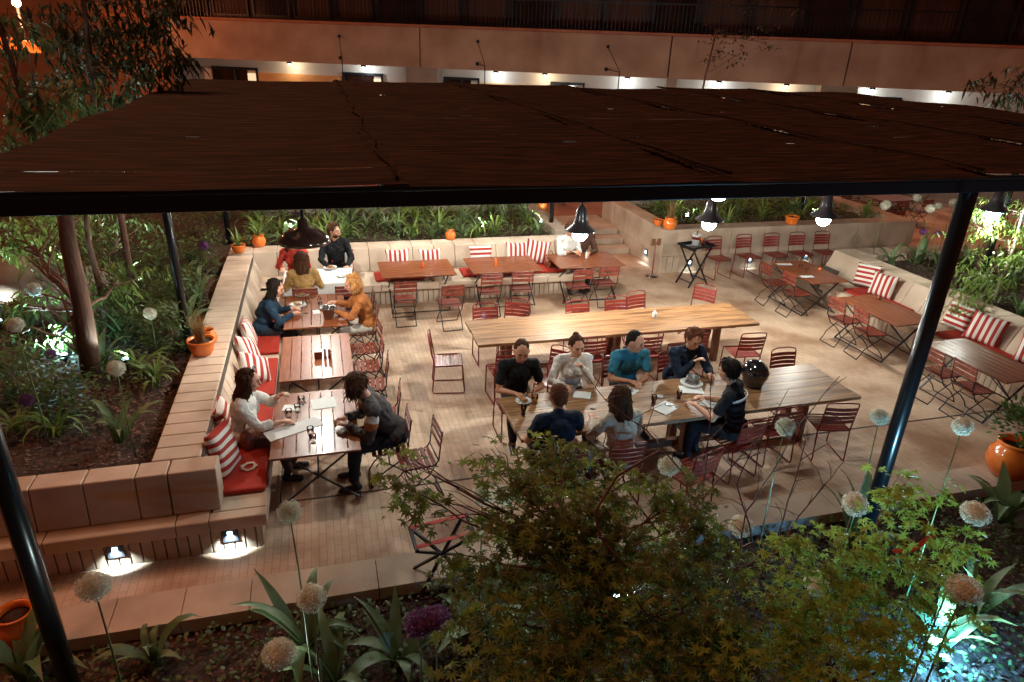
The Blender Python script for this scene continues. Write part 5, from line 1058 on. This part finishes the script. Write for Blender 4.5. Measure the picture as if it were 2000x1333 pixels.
# ---- left garden trees
def gtree(name,label,cat,bpx,lumps,leafm,barkm,kind,s,tr,trunkpx,z=.7,k=None,limbs=True,group=None,yr=1.0):
    b=G(*bpx,z); base=Vector((b.x,b.y,z)); tk=[base]+[Vector((GY(a,c,base.y+dy))) for a,c,dy in trunkpx]
    return tree(name,label,cat,tuple(base),tk,lumps,leafm,barkm,kind,s,tr,group,limbs)
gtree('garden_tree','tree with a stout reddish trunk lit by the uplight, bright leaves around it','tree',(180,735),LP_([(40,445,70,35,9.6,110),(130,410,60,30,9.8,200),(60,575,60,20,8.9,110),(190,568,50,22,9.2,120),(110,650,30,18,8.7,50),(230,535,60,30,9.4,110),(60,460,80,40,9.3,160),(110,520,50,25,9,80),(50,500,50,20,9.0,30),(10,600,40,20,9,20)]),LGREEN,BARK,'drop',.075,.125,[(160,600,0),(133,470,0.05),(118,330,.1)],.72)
gtree('garden_tree','slimmer leaning tree with a peeling orange trunk behind the stout one','tree',(215,665),LP_([(150,300,50,30,11,60),(200,420,50,25,11.5,80),(255,440,50,30,11.8,90),(180,500,40,25,11,40)]),DGREEN,BARK,'drop',.075,.05,[(195,560,0),(172,470,.05),(165,380,.1)],.72)
f=MB(); pts=[(165,728),(140,620),(85,550),(40,515)]; q0=G(165,728,.75); 
t=thing('pale_branch','pale lit branches crossing the left bed below the trunk','branch',tuple(q0))
for pl in ([(150,690),(140,640),(85,595),(20,590)],[(150,690),(120,660),(60,640),(40,655)],[(148,650),(120,575),(85,540),(40,510)],[(150,690),(143,665),(120,650),(100,690)],[(125,500),(118,480),(108,465)]):
    f=MB(); pts=[GY(a,b,q0.y-.05)-q0 for a,b in pl]; sm=[]
    for i in range(len(pts)-1):
        for j in range(4): sm.append(pts[i].lerp(pts[i+1],j/4)+Vector((rnd(-1,1),rnd(-1,1),rnd(-1,1)))*.01)
    f.tube(sm,taper(.018,.007,len(sm)),6); f.build('branch',BIRCH,t)
gtree('birch_tree','pale slender birch stems against the dark hedge, upper one of the left bed','tree',(222,505),LP_([(200,300,60,40,14.5,60),(260,250,50,40,14.5,60)]),DGREEN,BIRCH,'small',.08,.035,[(228,440,0),(236,380,0),(250,250,0)],.72)
gtree('birch_tree','thinner pinkish stem right of the pale birch','tree',(235,492),LP_([(300,300,50,40,14.5,50)]),DGREEN,BARK,'small',.08,.026,[(242,430,0),(255,380,0),(275,260,0)],.72)
# hedge-like shrubs behind
for i,(px,py,k,r,w) in enumerate(((350,560,10.6,.35,'low by the iron post, nearer'),(60,520,11.5,.8,'before the boulder'),(270,560,10.8,.45,'between the second trunk and the iron post'),(20,460,11,.8,'low at the left edge'),(180,430,12.5,.8,'between the trunks'),(150,470,10.4,.5,'lit, right behind the stout trunk'),(330,640,9.3,.3,'low, just left of the iron post'),(20,740,7.9,.35,'low at the left edge, nearer'),(120,800,7.6,.3,'low in the near left bed'),(240,620,9.6,.35,'at the foot of the second trunk'),(400,520,12.6,.45,'between the iron post and the wall corner'),(300,440,13.5,.8,'behind the iron post'),(385,440,14.5,.8,'left of the corner pots'),(240,470,12.5,.7,'beneath the birch stems'),(90,420,13.5,1.0,'behind the stout trunk'),(10,400,13,1.0,'at the left edge'),(440,420,16.2,.7,'behind the corner pots'),(330,500,12.2,.5,'low beside the iron post'),(150,330,16,1.1,'just above the roof edge'),(40,300,15,1.2,'left of the roof corner'))):
    c=K(px,py,k); t=thing('garden_shrub','leafy dark shrub '+w,'shrub',(c.x,c.y,.7),0,'shrubs at the back of the left bed'); f=MB(); f.tube([(0,0,0),(.03,0,c.z-.7)],[.03,.015],6); f.build('stem',BARK,t)
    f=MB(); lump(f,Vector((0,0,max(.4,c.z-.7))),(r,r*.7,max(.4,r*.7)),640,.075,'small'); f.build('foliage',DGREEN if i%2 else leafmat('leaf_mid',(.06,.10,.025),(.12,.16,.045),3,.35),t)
# boulder
f=MB(); f.ball((0,0,.1),(1.0,.6,.7),26,16); o=f.build('boulder',mat('boulder',(.25,.17,.14),.9,col2=(.34,.25,.21),scale=2,bump=.5,bscale=12),loc=G(85,650,.72)+Vector((-.2,1.0,0))); o.rotation_euler=(.1,.25,.4)
for v in o.data.vertices: v.co*=1+.10*math.sin(v.co.x*4+1)*math.cos(v.co.z*5)+.05*math.sin(v.co.y*9)
tag(o,'large weathered boulder behind the stout tree trunk','boulder')
# dark tree at the upper left, over the roof corner
bx=K(200,200,9.6); base=Vector((bx.x-.1,bx.y,.7))
tree('tall_tree','tall dark tree with long drooping leaves over the left corner of the roof','tree',tuple(base),[base,base+Vector((.05,0,1.6)),base+Vector((-.05,0,2.8)),base+Vector((.05,.0,3.6)),base+Vector((.1,.05,4.4)),base+Vector((.1,.05,5.6))],LP_([(210,60,90,55,9.6,330),(290,90,70,50,9.6,260),(300,160,50,35,9.5,140),(225,150,70,45,9.7,240),(130,130,70,50,9.8,190),(110,50,80,50,9.8,220),(250,10,110,40,9.6,300),(345,110,30,22,9.4,45),(200,215,45,25,9.6,110),(330,30,60,30,9.5,90)]),leafmat('leaf_night',(.035,.05,.02),(.07,.085,.03),3,.3),BARK,'drop',.095,.05)
bx=K(60,180,8.6); base=Vector((bx.x,bx.y,.7))
tree('tall_tree','tree at the far left with a slanting dark trunk and glossy leaves','tree',tuple(base),[base,base+Vector((.0,0,1.6)),base+Vector((-.05,0,2.6)),base+Vector((-.12,.0,3.4)),base+Vector((-.2,.05,4.4)),base+Vector((-.3,.05,5.2))],LP_([(30,60,60,50,8.5,150),(60,210,60,40,8.6,190),(20,150,40,40,8.6,90),(110,230,60,35,8.7,150),(40,275,60,25,8.7,120),(150,180,50,30,8.7,100)]),DGREEN,BARK,'drop',.088,.05)
# slim tree before the concrete band and leaves at the right edge
bx=K(1370,150,17.5); base=Vector((bx.x,bx.y,.84))
tree('slender_tree','slender sparse tree in front of the concrete band','tree',tuple(base),[base,base+Vector((0,0,1.5)),base+Vector((.05,0,2.6)),base+Vector((.12,0,3.4)),base+Vector((.25,0,4.4))],LP_([(1395,100,28,16,17.4,70),(1440,105,20,14,17.4,50),(1420,60,60,30,17.5,90),(1470,70,60,25,17.6,60),(1480,20,90,40,17.6,120),(1500,85,40,12,17.6,30)]),leafmat('leaf_night2',(.03,.035,.015),(.06,.06,.025),3,.3),TWIG,'small',.10,.035)
bx=K(1975,330,13.0); base=Vector((bx.x,bx.y,.74))
tree('garden_tree','tree at the right edge, its dark sprigs reaching above the roof','tree',tuple(base),[base,base+Vector((0,0,1.2)),base+Vector((.1,0,2.4)),base+Vector((.15,0,3.6)),base+Vector((.2,0,4.6))],LP_([(1925,165,28,16,12.8,60),(1975,185,40,14,12.8,80),(1995,150,20,25,12.8,50)]),leafmat('leaf_night2',(.03,.035,.015),(.06,.06,.025),3,.3),BARK,'drop',.10,.07)
bx=K(1965,520,12.3); base=Vector((bx.x,bx.y,.74))
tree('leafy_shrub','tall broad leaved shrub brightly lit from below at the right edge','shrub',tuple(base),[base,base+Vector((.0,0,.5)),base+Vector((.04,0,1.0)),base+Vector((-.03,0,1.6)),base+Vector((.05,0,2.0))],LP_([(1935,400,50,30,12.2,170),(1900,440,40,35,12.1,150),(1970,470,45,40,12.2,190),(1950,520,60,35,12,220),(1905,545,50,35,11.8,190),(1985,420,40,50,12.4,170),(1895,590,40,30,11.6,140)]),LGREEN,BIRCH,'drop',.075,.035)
# second furniture set on the far right terrace
for x,y,rz,w in ((15.0,16.2,.2,'nearest'),(17.2,17.4,.1,'middle'),(18.9,19.2,.0,'farthest')):
    dup(bt,(x,y,0),rz,'dark slatted table on the far right terrace, '+w+' of three','tables on the far right terrace')
    for j,(dx,dy,r_) in enumerate(((-.45,-.75,0),(.45,-.75,.1),(-.45,.8,PI),(.45,.8,PI+.1))): dup(bc,(x+dx,y+dy,0),r_,'folding chair around the '+w+' table of the far right terrace, '+('near side left','near side right','far side left','far side right')[j],'chairs on the far right terrace')
f=MB()
for i in range(10): f.box((15.2+i*.86+.43,21.6,.5),(.852,.4,1.0))
tag(f.build('low_wall',CONC,bevel=.01),'pale low wall at the back of the far right terrace','wall')
# chairs on the upper terrace behind the rear bed
for x,y,rz,w in ((1.2,18.6,.3,'left of the middle'),(2.6,18.5,-.2,'above the small orange jar'),(6.6,18.9,.2,'at the top of the steps'),(7.4,19.3,-.3,'right of the steps top'),(-.6,18.8,.1,'behind the dome lamp')): 
    o=dup(rc,(x,y,0),rz,'red chair on the upper terrace, '+w,'chairs on the upper terrace'); o.location.z=.45
# red strap glimpsed in the right maple
f=MB(); P_=[K(a,b,3.9) for a,b in ((1745,1078),(1785,1072),(1822,1046))]; f.bar(P_[0],P_[1],.035,.005); f.bar(P_[1],P_[2],.03,.005); tag(f.build('red_ribbon',mat('red_strap',(.5,.03,.025),.7)),'red strap caught in the bright maple at the lower right','strap')
